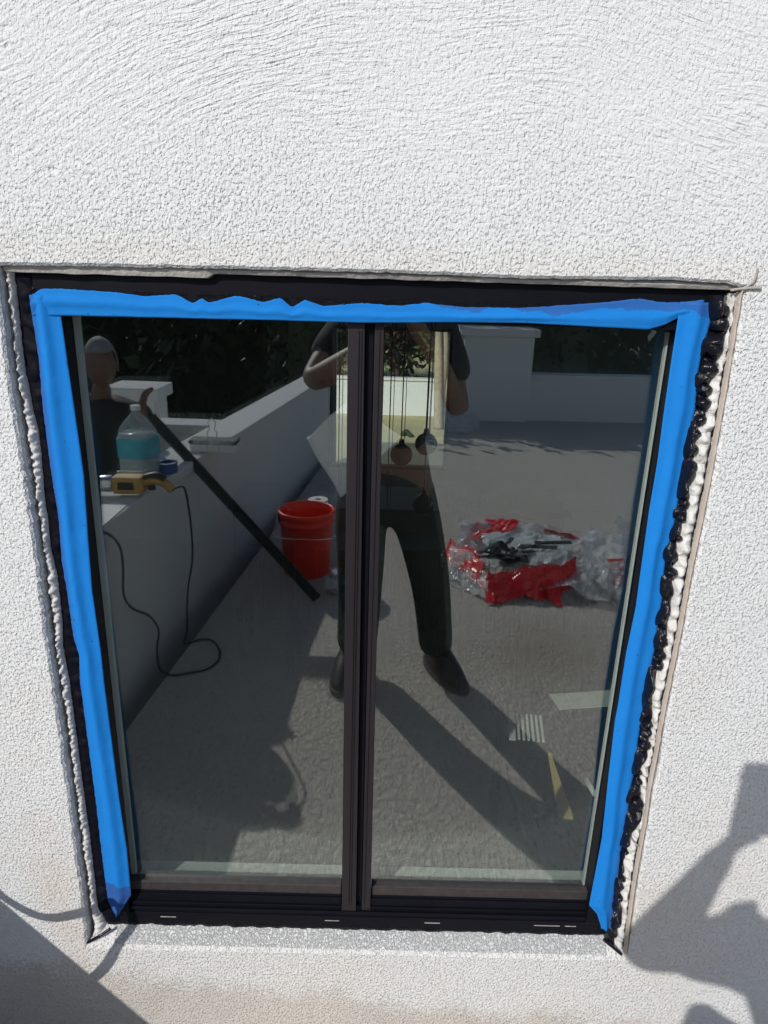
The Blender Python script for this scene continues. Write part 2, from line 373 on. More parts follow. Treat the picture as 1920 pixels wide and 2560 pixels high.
wall_front = obj('wall', bm, M['stucco'], house, smooth=False)
wall_front['label'] = 'white textured stucco wall face round the window'
# backing of the wall behind the plaster, four solid blocks
bm = bmesh.new()
box(bm, (X0, .034, Z0-1.3), (-.506, .148, 2.42)); box(bm, (.506, .034, Z0-1.3), (X1, .148, 2.42))
box(bm, (-.506, .034, 1.226), (.506, .148, 2.42)); box(bm, (-.506, .034, Z0-1.3), (.506, .118, .010))
obj('wall_core', bm, M['mortar'], house)
# mortar band exposed under the cut stucco edge at the head
bm = bmesh.new(); n = 120; rows = []
for i in range(n+1):
    x = -.515+1.03*i/n
    lo = 1.2165+.0012*nz(x*30)+(.006 if x > -.226 else 0)*(1 if x < .52 else 0)
    if x > .42: lo = 1.2225
    yy = .012+.002*nz(x*18, 3)
    rows.append([bm.verts.new((x, yy+.002, 1.2325)), bm.verts.new((x, yy-.003, 1.227)), bm.verts.new((x, yy, lo)), bm.verts.new((x, .034, lo-.001))])
for a, b in zip(rows, rows[1:]):
    for k in range(3): bm.faces.new((a[k], a[k+1], b[k+1], b[k]))
obj('mortar_band', bm, M['mortar'], house)
def ribbon(name, Lp, Rp, z0, z1, yb, bulge, m_, parent, blob=0, cols=9, step=.003, seed=0, y2=None, fr=55, rag=1.0):
    """lumpy bead between two outlines, bulging towards the outside (-y)"""
    bm = bmesh.new(); rows = []; n = int((z1-z0)/step)
    for i in range(n+1):
        z = z0+(z1-z0)*i/n; xl, xr = at_z(Lp, z), at_z(Rp, z)
        e = rag*(.0012*nz(z*110, seed)+.0006*nz(z*330, seed+3)+.0010*(rag > 1)*nz(z*31, seed+5))
        row = []
        for k in range(cols):
            t = k/(cols-1); s = math.sin(math.pi*t)**.6
            x = xl+(xr-xl)*t + (e if k == 0 else -e*.6 if k == cols-1 else 0)
            b = bulge*s*(1+blob*nz(z*fr, t*1.5, seed)*1.8+.35*blob*nz(z*fr*2.7, t*4, seed+9))
            row.append(bm.verts.new((x, yb-b, z)))
        rows.append(row)
    for a, b in zip(rows, rows[1:]):
        for k in range(cols-1): bm.faces.new((a[k], a[k+1], b[k+1], b[k]))
    o = obj(name, bm, m_, parent, smooth=True); return o
shift = lambda poly, d: [(x+d, z) for x, z in poly]
ribbon('mortar_edge', shift(OPEN_L, .002), shift(BLK_L, .004), .0, 1.222, .031, .016, M['mortar_l'], house, .30, seed=3, fr=170, rag=2.4, step=.002)['label'] = 'rough pale mortar edge left of the black sealant'
ribbon('mortar_edge', shift(BDR, -.004), shift(BEI, -.001), -.004, 1.218, .022, .014, M['mortar_w'], house, .45, seed=8, fr=80)['label'] = 'rough white mortar edge right of the sealant bead'
ribbon('casing_bead', shift(BEI, -.003), shift(BEI, .004), -.006, 1.22, .010, .009, M['beige'], house, .12, seed=5)
ribbon('sealant', BLK_L, shift(TLO, .010), .020, 1.215, .030, .008, M['sealant_dull'], house, .45, seed=11, fr=60, rag=2.6)['label'] = 'dull black sealant down the left of the tape'
ribbon('sealant', shift(TRO, -.008), BDR, .000, 1.215, .028, .019, M['sealant'], house, .75, seed=21, fr=42, step=.0022, cols=13)['label'] = 'glossy lumpy black bead down the right of the tape'
# blobs of fresh sealant riding on the right bead
bm = bmesh.new()
zc = 1.195
while zc > .04:
    if random.random() < (.85 if zc > .8 else .42):
        xl, xr = at_z(TRO, zc), at_z(BDR, zc); r = (xr-xl)*.5*random.uniform(.85, 1.12)
        ret = bmesh.ops.create_icosphere(bm, subdivisions=3, radius=1)
        for v in ret['verts']:
            q = v.co.copy(); w = 1+.32*nz(q.x*2+zc*40, q.y*2, q.z*2)
            v.co = Vector(((xl+xr)/2+random.uniform(-.0003, .0003)+q.x*r*w, .015+q.y*.012*w, zc+q.z*r*.85*w))
    zc -= random.uniform(.016, .034)
obj('sealant_lump', bm, M['sealant'], house, smooth=True)['kind'] = 'stuff'
def hribbon(name, Bp, Tp, x0, x1, yb, bulge, m_, parent, blob, seed, cols=7, step=.004):
    bm = bmesh.new(); rows = []; n = int((x1-x0)/step)
    for i in range(n+1):
        x = x0+(x1-x0)*i/n; zb, zt = at_z(Bp, x, 0), at_z(Tp, x, 0); row = []
        for k in range(cols):
            t = k/(cols-1); s = math.sin(math.pi*t)**.6
            row.append(bm.verts.new((x, yb-bulge*s*(1+blob*1.6*nz(x*60, t*3, seed)), zb+(zt-zb)*t+(.0011*nz(x*75, seed)+.0008*nz(x*260, seed) if k in (0, cols-1) else 0))))
        rows.append(row)
    for a, b in zip(rows, rows[1:]):
        for k in range(cols-1): bm.faces.new((a[k], b[k], b[k+1], a[k+1]))
    return obj(name, bm, m_, parent, smooth=True)
hribbon('sealant', [(-.5, 1.196), (.5, 1.205)], [(-.51, 1.2185), (-.23, 1.218), (-.225, 1.225), (.5, 1.2235)], -.508, .506, .029, .0045, M['sealant_dull'], house, .15, 31)['label'] = 'smooth black sealant band above the head tape'
a_ = NT('crinkled_wet_sealant'); a_.base((.010, .010, .014)).rough(.2); a_.bump(a_.ramp(a_.noise(330, 3, .7), [(.35, 0), (.65, 1)]), .004, 1); M['crinkle'] = a_.m
hribbon('wet_sealant', [(-.5, 1.183), (.3, 1.183), (.42, 1.190)], [(-.5, 1.199), (.1, 1.200), (.3, 1.202), (.42, 1.204)], -.49, .40, .0270, .0040, M['crinkle'], house, .3, 33)
hribbon('wet_sealant', [(-.5, .004), (.5, .002)], [(-.5, .020), (.5, .021)], -.49, .505, .0310, .006, M['crinkle'], house, .3, 35)
# rough gritty strip of the sill right below the window
a_ = NT('gritty_sill'); g_ = a_.ramp(a_.noise(210, 3, .65, .6), [(.4, 0), (.6, 1)])
a_.base(a_.mix(g_, (.60, .60, .59), (.69, .70, .70))).rough(.95); a_.bump(g_, .0030, 1); M['grit'] = a_.m
bm = bmesh.new(); rows = []
for i in range(160):
    x = -.470+.955*i/159
    w = .012+.003*nz(x*12, 4)
    rows.append([bm.verts.new((x, .031-.030*t-0.0, .0132-.026*t+.0022+.0006*nz(x*60, t*5)-(.0016 if t == 1 else 0))) for t in (0, .25, .5, .75, 1)])
for a, b in zip(rows, rows[1:]):
    for k in range(4): bm.faces.new((a[k], a[k+1], b[k+1], b[k]))
obj('sill', bm, M['grit'], house, smooth=True)

# nails / wire stubs at the corners
tubeo('wire_stub', [(.497, .002, 1.222), (.517, -.003, 1.2255), (.536, -.004, 1.2265)], .0020, M['mortar'], house)
tubeo('wire_stub', [(.511, -.002, 1.224), (.524, -.004, 1.235), (.526, -.004, 1.252)], .0016, M['mortar'], house)
tubeo('wire_stub', [(-.523, .004, -.014), (-.500, .002, .004), (-.478, .010, .016)], .0028, M['sealant'], house)
tubeo('wire_stub', [(.515, .004, -.012), (.496, .004, .006), (.478, .010, .018)], .0030, M['sealant'], house)
tubeo('wire_stub', [(.486, .006, .278), (.500, .004, .262), (.512, .002, .252)], .0012, M['mortar'], house)

# ---- the window
win = bpy.data.objects.new('window', None); COL.objects.link(win); win.parent = house
win['label'] = 'black framed two pane window masked with blue tape'
bm = bmesh.new()
box(bm, (-.505, .024, .04), (-.4450, .075, 1.166)); box(bm, (.4450, .024, .04), (.505, .075, 1.166)); box(bm, (-.505, .0235, 1.164), (.505, .075, 1.225))
obj('outer_frame', bm, M['frame_blk'], win, bev=.0015)
bm = bmesh.new()
box(bm, (-.505, .026, .014), (.505, .110, .042)); box(bm, (-.449, .033, .042), (.449, .100, .060)); box(bm, (-.4485, .028, .042), (.4485, .0315, .052))
obj('track', bm, M['frame_blk'], win, bev=.0012)
bm = bmesh.new()
box(bm, (-.449, .036, .061), (-.0335, .048, .0785)); box(bm, (.0235, .036, .061), (.449, .048, .0785))
obj('ledge', bm, M['frame_blk'], win, bev=.001)
for xa, xb, o_ in ((-.4485, -.034, 0), (.024, .4485, 0)):
    boxo('bottom_rail', (xa, .040, .0795), (xb, .0565, .1045), M['rail'], win, .002)
    boxo('glazing_bead', (xa, .0385, .0785), (xb, .044, .0835), M['frame_blk'], win, .0008)
for xa in (-.4445, .4395):
    boxo('spacer', (xa, .0545, .105), (xa+(.0085 if xa < 0 else .0032), .0635, 1.16), M['spacer'], win)
def stile(name, xt0, xt1, xb0, xb1, y0, y1, m_, zb=.052):
    bm = bmesh.new()
    hexa(bm, [(xb0, y0, zb), (xb1, y0, zb), (xb1, y1, zb), (xb0, y1, zb), (xt0, y0, 1.163), (xt1, y0, 1.163), (xt1, y1, 1.163), (xt0, y1, 1.163)])
    return obj(name, bm, m_, win, bev=.0012)
stile('stile', -.0355, -.0105, -.0325, -.0045, .0300, .080, M['frame'])
stile('stile', .0035, .0175, .0065, .0235, .0320, .080, M['frame'])
stile('interlock', -.0100, .0030, -.0040, .0060, .0405, .078, M['frame_blk'])
bm = bmesh.new()
box(bm, (-.0190, .0286, .07), (-.0183, .0299, 1.15)); box(bm, (-.0150, .0286, .07), (-.0144, .0299, 1.15)); box(bm, (.0112, .0308, .07), (.0118, .0319, 1.15))
obj('stile_groove', bm, M['frame_blk'], win)
for x, w in ((-.385, .03), (-.065, .028), (.13, .03), (.345, .05), (.405, .022)): boxo('weep_slot', (x, .0250, .031), (x+w, .0262, .0322), M['mortar'], win)
def pane(name, xa, xb, y, th, sag, m_):
    bm = bmesh.new(); nx, nzz = 24, 48; S = []
    for s in (0, 1):
        g = []
        for i in range(nx+1):
            r = []
            for j in range(nzz+1):
                u, v = 2*i/nx-1, 2*j/nzz-1
                yy = y+s*th+sag*(1-u*u)*(1-v*v)
                r.append(bm.verts.new((xa+(xb-xa)*i/nx, yy, .075+1.088*j/nzz)))
            g.append(r)
        S.append(g)
        for i in range(nx):
            for j in range(nzz): bm.faces.new((g[i][j], g[i+1][j], g[i+1][j+1], g[i][j+1]))
    bm.normal_update()
    for i in range(nx):
        for j in (0, nzz): bm.faces.new((S[0][i][j], S[0][i+1][j], S[1][i+1][j], S[1][i][j]))
    for j in range(nzz):
        for i in (0, nx): bm.faces.new((S[0][i][j], S[0][i][j+1], S[1][i][j+1], S[1][i][j]))
    bm.normal_update()
    bmesh.ops.split_edges(bm, edges=[e for e in bm.edges if len(e.link_faces) == 2 and abs(e.link_faces[0].normal.dot(e.link_faces[1].normal)) < .5])
    return obj(name, bm, m_, win, smooth=True)
for xa, xb in ((-.449, -.030), (.018, .449)):
    pane('outer_pane', xa, xb, .050, .004, -.0002, M['glass_out'])
    pane('inner_pane', xa, xb, .066, .004, .0016, M['glass_in'])
boxo('inner_sill', (-.47, .0785, .044), (.47, .130, .064), mat('inner_sill_paint', (.82, .88, .82), .5), win)

# ---- masking tape, three strips
def tape(name, A, B, along, t0, t1, y, label, sag=.004, seed=0, cols=14):
    """A / B outlines; along='z' or 'x'"""
    bm = bmesh.new(); rows = []; n = int(abs(t1-t0)/.004); ax = 1 if along == 'z' else 0
    for i in range(n+1):
        t = t0+(t1-t0)*i/n; a, b = at_z(A, t, ax), at_z(B, t, ax); row = []
        for k in range(cols+1):
            s = k/cols; jag = (.0011*nz(t*70, seed)+.0008*nz(t*210, seed+2))*(seed != 9 and 1 or .7); c = a+(b-a)*s+jag*(s if seed > 2 else 1-s)
            w = sag*(.9*math.sin(math.pi*s)*nz(t*3.1+seed, seed)*2+.42*nz(t*7, s*2.2, seed)+.16*(.25-abs(nz(t*24, s*5, seed)))*2)
            cr = -.0060*math.exp(-((s-.45-.12*math.sin(t*4+seed))/.20)**2)
            yy = y-abs(w)*.6+cr*(1 if along == 'z' else .4)
            row.append(bm.verts.new((c, yy, t) if along == 'z' else (t, yy, c)))
        rows.append(row)
    for a, b in zip(rows, rows[1:]):
        for k in range(cols): bm.faces.new((a[k], a[k+1], b[k+1], b[k]))
    o = obj(name, bm, M['tape'], None, smooth=True)
    s = o.modifiers.new('thickness', 'SOLIDIFY'); s.thickness = .0004; s.offset = 0
    return tag(o, label, 'tape', None)
tape('masking_tape', TLO, TLI, 'z', .041, 1.186, .0205, 'blue masking tape strip down the left side of the black window', seed=1)
tape('masking_tape', TTB, TTT, 'x', -.486, .470, .0185, 'blue masking tape strip across the head of the black window', seed=4, sag=.003)
tape('masking_tape', TRI, TRO, 'z', .038, 1.2045, .0165, 'blue masking tape strip down the right side, beside the lumpy bead', seed=9, sag=.0018)

# ---- house interior
bm = bmesh.new()
box(bm, (X0-.1, .148, -1.6), (X0, 6.1, 2.42))
for xa in (X1,):      # opening added in the unseen right end wall to brighten the room
    box(bm, (xa, .148, -1.6), (xa+.1, .7, 2.42)); box(bm, (xa, 5.6, -1.6), (xa+.1, 6.1, 2.42)); box(bm, (xa, .7, 1.1), (xa+.1, 5.6, 2.42)); box(bm, (xa, .7, -1.6), (xa+.1, 5.6, -1.45))
box(bm, (X0, .149, -1.6), (-.5, .17, 2.42)); box(bm, (.5, .149, -1.6), (X1, .17, 2.42)); box(bm, (-.5, .149, 1.2), (.5, .17, 2.42)); box(bm, (-.5, .119, -1.6), (.5, .17, .02))
box(bm, (X0, 6.0, -1.6), (-.52, 6.1, 2.42)); box(bm, (.70, 6.0, -1.6), (X1, 6.1, 2.42)); box(bm, (-.52, 6.0, .80), (.70, 6.1, 2.42)); box(bm, (-.52, 6.0, -1.6), (.70, 6.1, -.62))
obj('interior_wall', bm, M['interior'], house)
boxo('floor', (X0, .17, -1.6), (X1, 6.0, -1.5), M['intfloor'], house)
boxo('ceiling', (X0, .149, 2.36), (X1, 6.0, 2.42), M['interior'], house)
boxo('roof', (X0-.4, -.0, 2.421), (X1+.4, 6.3, 2.6), M['roof'], house)
rw = bpy.data.objects.new('rear_window', None); COL.objects.link(rw); rw.parent = house
bm = bmesh.new()
box(bm, (-.52, 5.96, .77), (.70, 6.04, .80)); box(bm, (-.52, 5.96, -.62), (.70, 6.04, -.585)); box(bm, (-.52, 5.96, -.585), (-.47, 6.04, .77)); box(bm, (.67, 5.96, -.585), (.70, 6.04, .77))
obj('rear_frame', bm, M['frame'], rw, bev=.003)
boxo('rear_mullion', (-.01, 5.965, -.585), (.035, 6.03, .77), M['frame'], rw, .003)
boxo('side_jamb', (-.475, 6.05, -.6), (-.44, 6.10, .78), mat('pale_blue_jamb', (.45, .6, .66), .6), rw)

# interior furniture
isl = thing('kitchen_island', 'long dark island counter inside the room', 'counter')
boxo('cabinet', (-1.22, 4.6, -1.5), (1.6, 5.2, -.64), M['darkwood'], isl, .01)
boxo('worktop', (-1.25, 4.55, -.639), (1.65, 5.25, -.60), M['black'], isl, .006)
def chair(loc, rz):
    t = thing('dining_chair', '', 'chair', 'slat back dining chairs in the dark room', loc, rz)
    boxo('seat', (-.22, -.22, .43), (.22, .22, .47), M['darkwood'], t, .01)
    for x in (-.22, .18):
        boxo('leg', (x, .19, 0), (x+.04, .225, .43), M['darkwood'], t, .004)
        bm = bmesh.new(); box(bm, (x, -.225, 0), (x+.04, -.19, 1.05)); obj('rear_leg', bm, M['black'], t, bev=.004)
    for x in (-.14, -.07, -.005, .06, .125):
        boxo('slat', (x, -.222, .471), (x+.018, -.204, .959), M['black'], t)
    boxo('top_rail', (-.18, -.228, .96), (.18, -.20, 1.04), M['black'], t, .006)
    return t
first = chair((-.75, 3.5, -1.5), 0)
names = ['slat back dining chair inside, behind the red bucket reflection', 'slat back dining chair inside, just left of the window mullion', 'slat back dining chair inside, just right of the window mullion', 'slat back dining chair inside, beneath the pendant globes', 'slat back dining chair inside, behind the red plastic reflection']
spots = [(-.75, 3.5), (-.2, 3.45), (.3, 3.5), (.82, 3.45), (1.3, 3.5)]
def dup(root, loc, rz=None, label=None):
    r = root.copy(); COL.objects.link(r); r.location = loc
    if rz is not None: r.rotation_euler.z = rz
    if label: r['label'] = label
    for ch in list(root.children):
        c = ch.copy(); COL.objects.link(c); c.parent = r
    return r
first['label'] = names[0]
for (x, y), nm in list(zip(spots, names))[1:]: dup(first, (x, y, -1.5), 0, nm)
tb = thing('dining_table', 'dark dining table inside the room, behind the row of chairs', 'table', loc=(.3, 4.05, -1.5))
boxo('tabletop', (-1.4, -.3, .72), (1.4, .3, .76), M['darkwood'], tb, .01)
for x in (-1.3, 1.24):
    for y in (-.25, .19): boxo('leg', (x, y, 0), (x+.06, y+.06, .72), M['darkwood'], tb, .004)
# pendant lamps
def pendant(x, y, z, label):
    t = thing('pendant_lamp', label, 'lamp', 'smoked glass globe pendants', (x, y, z))
    bm = bmesh.new(); bmesh.ops.create_uvsphere(bm, u_segments=32, v_segments=20, radius=.066); obj('globe', bm, M['globe'], t, smooth=True)
    bm = bmesh.new(); lathe(bm, [(.006, .095), (.014, .09), (.02, .062)], n=14); obj('fitting', bm, M['black'], t)
    tubeo('cord', [(-.004, 0, .09), (-.004, 0, 2.355-z)], .0035, M['black'], t, 0)
    tubeo('suspension_wire', [(.014, 0, .085), (.018, 0, 2.355-z)], .002, M['black'], t, 0)
pendant(.287, 3.0, .319, 'round smoked glass pendant globe hanging against the bright lawn, the highest one')
pendant(.144, 3.0, .25, 'round smoked glass pendant globe hanging just left of the highest one')
pendant(.293, 3.02, -.06, 'round smoked glass pendant globe directly below the highest one')
pendant(-.222, 3.0, -.581, 'round smoked glass pendant globe just left of the window mullion')
pendant(.073, 3.0, -.781, 'lowest smoked glass pendant globe, right of the mullion')
# bench under the window with odds and ends
bn = thing('work_table', 'dark work table inside, below the right pane', 'table', loc=(1.1, 1.55, -1.5))
boxo('tabletop', (-.5, -.75, .71), (.9, .55, .745), M['black'], bn, .006)
for x in (-.45, .8):
    for y in (-.7, .45): boxo('leg', (x, y, 0), (x+.05, y+.05, .71), M['black'], bn)
bm = bmesh.new(); hexa(bm, [(.756, 1.19, -.753), (.812, 1.19, -.753), (.812, 1.58, -.753), (.800, 1.58, -.753), (.756, 1.19, -.740), (.812, 1.19, -.740), (.812, 1.58, -.740), (.800, 1.58, -.740)])
tag(obj('wooden_shim', bm, M['wood'], bev=.001), 'tapered yellow wooden shim lying on the work table inside', 'shim')
bm = bmesh.new(); lathe(bm, [(.011, -.05), (.011, .04), (.004, .045), (.003, .075)], n=16); o = obj('glue_tube', bm, M['spacer'], None, smooth=True); o.location = (.93, 1.36, -.743); o.rotation_euler = (math.radians(90), 0, math.radians(6))
tag(o, 'pale green tube lying on the work table right of the shim', 'tube')
vt = thing('vent_grille', 'pale slotted vent grille lying on the work table inside', 'vent', loc=(.735, 1.78, -.754), rz=math.radians(-8))
boxo('frame', (-.075, -.11, 0), (-.045, .11, .008), M['spacer'], vt)
for k in range(6): boxo('slat', (-.035+k*.022, -.10, 0), (-.025+k*.022, .10, .008), M['spacer'], vt)
o = boxo('pale_strip', (0, 0, 0), (.42, .13, .006), mat('pale_strip_finish', (.5, .52, .46), .8)); o.location = (.935, 1.93, -.754); o.rotation_euler.z = math.radians(9)  # thin pale slab laid flat on the tabletop
tag(o, 'pale flat strip lying at the back of the work table', 'strip')

# ------------------------------------------------------------------ behind the house: yard seen through the room
boxo('lawn', (-14, 6.45, -1.75), (16, 40, -1.6), M['lawn'], kind='structure')
boxo('bounce_slab', (4.35, .2, -1.75), (12, 6.4, -1.55), M['terrace'], kind='structure')  # unseen slab added to bounce sunlight in through the end wall opening
boxo('patio', (-6, 6.1, -1.75), (7, 8.6, -1.592), M['blue_shade'], kind='structure')
gw = thing('garden_wall', 'low white garden wall behind the dry lawn, seen through the room', 'wall')
boxo('wall_face', (-9, 14.4, -1.62), (10, 14.6, -.83), M['garden_wall'], gw, .01); boxo('coping', (-9, 14.36, -.829), (10, 14.64, -.78), M['garden_wall'], gw, .01)
def foliage(bm, c, r, n, size, squash=1.0):
    c = Vector(c)
    cl = [Vector((random.gauss(0, .5), random.gauss(0, .5), random.gauss(0, .5)*squash))*r for _ in range(max(4, n//90))]
    for _ in range(n):
        p = c+random.choice(cl)+Vector((random.gauss(0, 1), random.gauss(0, 1), random.gauss(0, 1)))*r*.16
        a = Vector((random.uniform(-1, 1), random.uniform(-1, 1), random.uniform(-1, 1))).normalized(); b = a.orthogonal().normalized()
        s = size*random.uniform(.6, 1.4)
        vs = [bm.verts.new(p+q) for q in (-a*s, b*s*.45, a*s, -b*s*.45)]; bm.faces.new(vs)
def tree(name, label, base, h, cr, n, leaf='leaf', bark='bark_dark', size=.11, cat='tree', group=None, crz=None, tr=.14):
    t = thing(name, label, cat, group, base)
    bm = bmesh.new(); tube(bm, smooth_path([(0, 0, 0), (.05, .04, h*.35), (-.04, .05, h*.7), (.02, 0, h*.95)], 4), tr, 8, tr*.35)
    for k in range(5):
        an = k*1.3; tube(bm, smooth_path([(0, 0, h*(.4+.08*k)), (math.cos(an)*cr*.4, math.sin(an)*cr*.4, h*(.55+.08*k)), (math.cos(an)*cr*.75, math.sin(an)*cr*.75, h*(.65+.08*k))], 3), tr*.35, 6, tr*.1)
    obj('trunk', bm, M[bark], t, smooth=True)
    bm = bmesh.new(); foliage(bm, (0, 0, crz or h*.72), cr, n, size, .8); obj('crown', bm, M[leaf], t)
    return t
hl = [('green', -2.6), ('thick', -.6), ('leafy', 1.2), ('bushy', 3.2)]
tree('shrub_tree', 'dark leafy tree behind the garden wall, left of the twin trunks', (-1.2, 17.5, -1.6), 3.2, 1.7, 7000, 'leaf_dark')
tree('shrub_tree', 'green leafy tree behind the garden wall and the twin trunks', (1.6, 17, -1.6), 3.4, 1.8, 8000, 'leaf')
tree('shrub_tree', 'brownish dry tree behind the garden wall in the middle of the view', (.3, 16, -1.6), 2.6, 1.0, 3500, 'leaf_brown', size=.08)
tree('shrub_tree', 'tall dark tree at the far right of the yard', (4.6, 18, -1.6), 4, 2.2, 6000, 'leaf_dark')
bm = bmesh.new(); foliage(bm, (-4, 22, -.3), 2.2, 5000, .16); tag(obj('hedge', bm, M['leaf_dark']), 'dark hedge mass by the red roofed house beyond the yard', 'hedge')
tw = thing('twin_trunk_tree', 'pale twin trunked tree standing on the dry lawn', 'tree', loc=(1.2, 13, -1.6))
tubeo('trunk', [(0, 0, 0), (-.04, 0, .7), (-.08, 0, 1.5), (-.17, 0, 2.6), (-.3, 0, 4.2)], .10, M['bark'], tw, r2=.06)
tubeo('trunk', [(.08, .1, 0), (.03, .1, .7), (.05, .1, 1.5), (.02, .1, 2.6), (.2, 0, 4.4)], .10, M['bark'], tw, r2=.05)
bm = bmesh.new(); foliage(bm, (0, 0, 4.9), 1.7, 5000, .12, .6); obj('crown', bm, M['leaf'], tw)
tag(tubeo('leaf_clump', [(.45, 12.2, -1.6), (.52, 12.25, -1.52), (.62, 12.1, -1.59)], .05, M['leaf_dark']), 'small dark clump of weeds on the dry lawn', 'plant')
nh = thing('neighbour_house', 'white neighbour house with a red tiled roof far beyond the yard', 'house', loc=(-1.7, 24, -1.6))
boxo('wall', (-2.5, 0, 0), (1.1, 3, .95), M['garden_wall'], nh)
bm = bmesh.new(); hexa(bm, [(-2.8, -.4, .952), (1.4, -.4, .952), (1.4, 3.4, .952), (-2.8, 3.4, .952), (-2.0, 1.3, 1.9), (.6, 1.3, 1.9), (.6, 1.7, 1.9), (-2.0, 1.7, 1.9)]); obj('roof', bm, M['redtile'], nh)

# ------------------------------------------------------------------ the deck in front of the window (seen in the glass)
FZ = -.28
bm = bmesh.new(); hexa(bm, [(-.93, .02, -.6), (4.2, .02, -.6), (4.2, -7.2, -.6), (-.2, -7.2, -.6), (-.93, .02, FZ), (4.2, .02, FZ), (4.2, -7.2, FZ), (-.2, -7.2, FZ)]); obj('deck', bm, M['deck'], kind='structure')
boxo('terrace', (-9, -9.0, -1.0), (-.94, .02, -.84), M['terrace'], kind='structure')
boxo('ground', (-150, -170, -3.6), (150, 170, -3.2), M['ground'], kind='structure')
pp = [(-.92, .0), (-.93, -.9), (-.88, -1.8), (-.62, -3.9), (-.442, -5.35)]
pw = thing('parapet_wall', 'white parapet wall left of the deck, carrying the drill and the water bottle', 'wall')
def prism(name, line, w0, w1, z0, z1, m_, parent, bev=.006):
    bm = bmesh.new(); L, R_ = [], []
    for i, p in enumerate(line):
        a = Vector(line[max(i-1, 0)]); b = Vector(line[min(i+1, len(line)-1)]); d = (b-a).normalized(); nn = Vector((-d.y, d.x))
        if nn.x > 0: nn = -nn
        q = Vector(p); L.append(q+nn*w0); R_.append(q+nn*w1)
    A = [[bm.verts.new((v.x, v.y, z)) for v in S] for S in (L, R_) for z in (z0, z1)]
    for i in range(len(line)-1):
        for s, t in ((0, 1), (1, 3), (3, 2), (2, 0)): bm.faces.new((A[s][i], A[s][i+1], A[t][i+1], A[t][i]))
    for i in (0, -1): bm.faces.new((A[0][i], A[1][i], A[3][i], A[2][i]))
    return obj(name, bm, m_, parent, bev=bev)
prism('wall_face', pp, .012, .208, -.86, .352, M['stucco_plain'], pw)
prism('cap', pp, .0, .22, .353, .40, M['stucco_plain'], pw)
sp = thing('side_parapet', 'white parapet branching off to the left behind the worker', 'wall')
boxo('wall_face', (-4.5, -3.12, -.86), (-.98, -2.96, .332), M['stucco_plain'], sp, .006); boxo('cap', (-4.5, -3.14, .333), (-.97, -2.94, .385), M['stucco_plain'], sp, .006)
ps = thing('gate_pillar', 'white capped pillar standing behind the worker', 'pillar', loc=(-1.80, -4.1, -.84))
boxo('shaft', (-.16, -.16, 0), (.16, .16, 1.19), M['stucco_plain'], ps, .006); boxo('cap', (-.2, -.2, 1.191), (.2, .2, 1.28), M['stucco_plain'], ps, .01)
pr = thing('end_pillar', 'broad capped stucco pillar at the far edge of the deck', 'pillar', loc=(1.34, -7.1, FZ))
boxo('shaft', (-.40, -.3, 0), (.38, .2, .965), M['stucco_plain'], pr, .008); boxo('cap', (-.45, -.35, .966), (.43, .25, 1.05), M['stucco_plain'], pr, .008)
fw = thing('far_parapet', 'grey shaded parapet wall closing the far side of the deck', 'wall')
prism('wall_face', [(1.72, -7.15), (4.4, -7.15)], -.1, .1, -.6, .215, M['stucco_plain'], fw); prism('cap', [(1.73, -7.15), (4.4, -7.15)], -.13, .13, .216, .26, M['stucco_plain'], fw)
prism('wall_face', [(-.40, -7.15), (.93, -7.15)], -.1, .1, -.6, .015, M['stucco_plain'], fw)
prism('wall_face', [(4.3, -7.0), (4.3, 0.0)], -.1, .1, -.6, .26, M['stucco_plain'], fw)
# trees and the neighbouring bright wall beyond the deck
tl = [(-7.5, -13, 4.6, 2.3, 'wide dark tree beyond the terrace, far left'), (-3.6, -12, 4.4, 2.2, 'dark tree beyond the side parapet'), (-.4, -13.5, 4.6, 2.4, 'dark tree beyond the end of the parapet wall'),
      (2.6, -12.5, 4.3, 2.0, 'dark tree behind the broad pillar'), (7.6, -14, 4.6, 2.1, 'dark tree at the right of the bright neighbour wall')]
for x, y, h, r, lb in tl: tree('evergreen_tree', lb, (x, y, -3.2), h, r, 6500, 'leaf_dark', size=.16, group='dark trees below the deck')
tree('thin_tree', 'thin leafy tree in front of the bright neighbour wall', (4.9, -11.2, -3.2), 4.2, .8, 700, 'leaf_dark', size=.12, tr=.07)
bm = bmesh.new(); box(bm, (-1.2, -8.7, -3.2), (2.7, -8.1, 1.45))
for _ in range(9000):
    p = Vector((random.uniform(-1.5, 2.95), random.uniform(-8.95, -7.85), random.uniform(-2.4, 1.75+.12*nz(_*.013))))
    a = Vector((random.uniform(-1, 1), random.uniform(-1, 1), random.uniform(-1, 1))).normalized(); b = a.orthogonal().normalized(); q_ = random.uniform(.05, .1)
    bm.faces.new([bm.verts.new(p+w) for w in (-a*q_, b*q_*.5, a*q_, -b*q_*.5)])
tag(obj('hedge', bm, M['leaf_dark']), 'tall dark clipped hedge right behind the broad pillar', 'hedge')
tag(boxo('neighbour_wall', (4.4, -16.2, -3.2), (14, -16, 1.6), M['garden_wall']), 'bright neighbour wall glimpsed between the trees at the right', 'wall')
bm = bmesh.new()
for k in range(9000):
    x = random.uniform(-30, 30); y = random.uniform(-26, -15); z = -3.2+random.random()**.5*5.5
    if 4 < x < 12 and y > -18: continue
    p = Vector((x, y, z)); a = Vector((random.uniform(-1, 1), random.uniform(-1, 1), random.uniform(-1, 1))).normalized(); b = a.orthogonal().normalized(); s = random.uniform(.25, .6)
    bm.faces.new([bm.verts.new(p+q) for q in (-a*s, b*s*.5, a*s, -b*s*.5)])
obj('woodland', bm, M['leaf_dark'], kind='stuff')['label'] = 'dark wooded slope beyond the deck'

# ------------------------------------------------------------------ objects on the parapet
CZ = .401
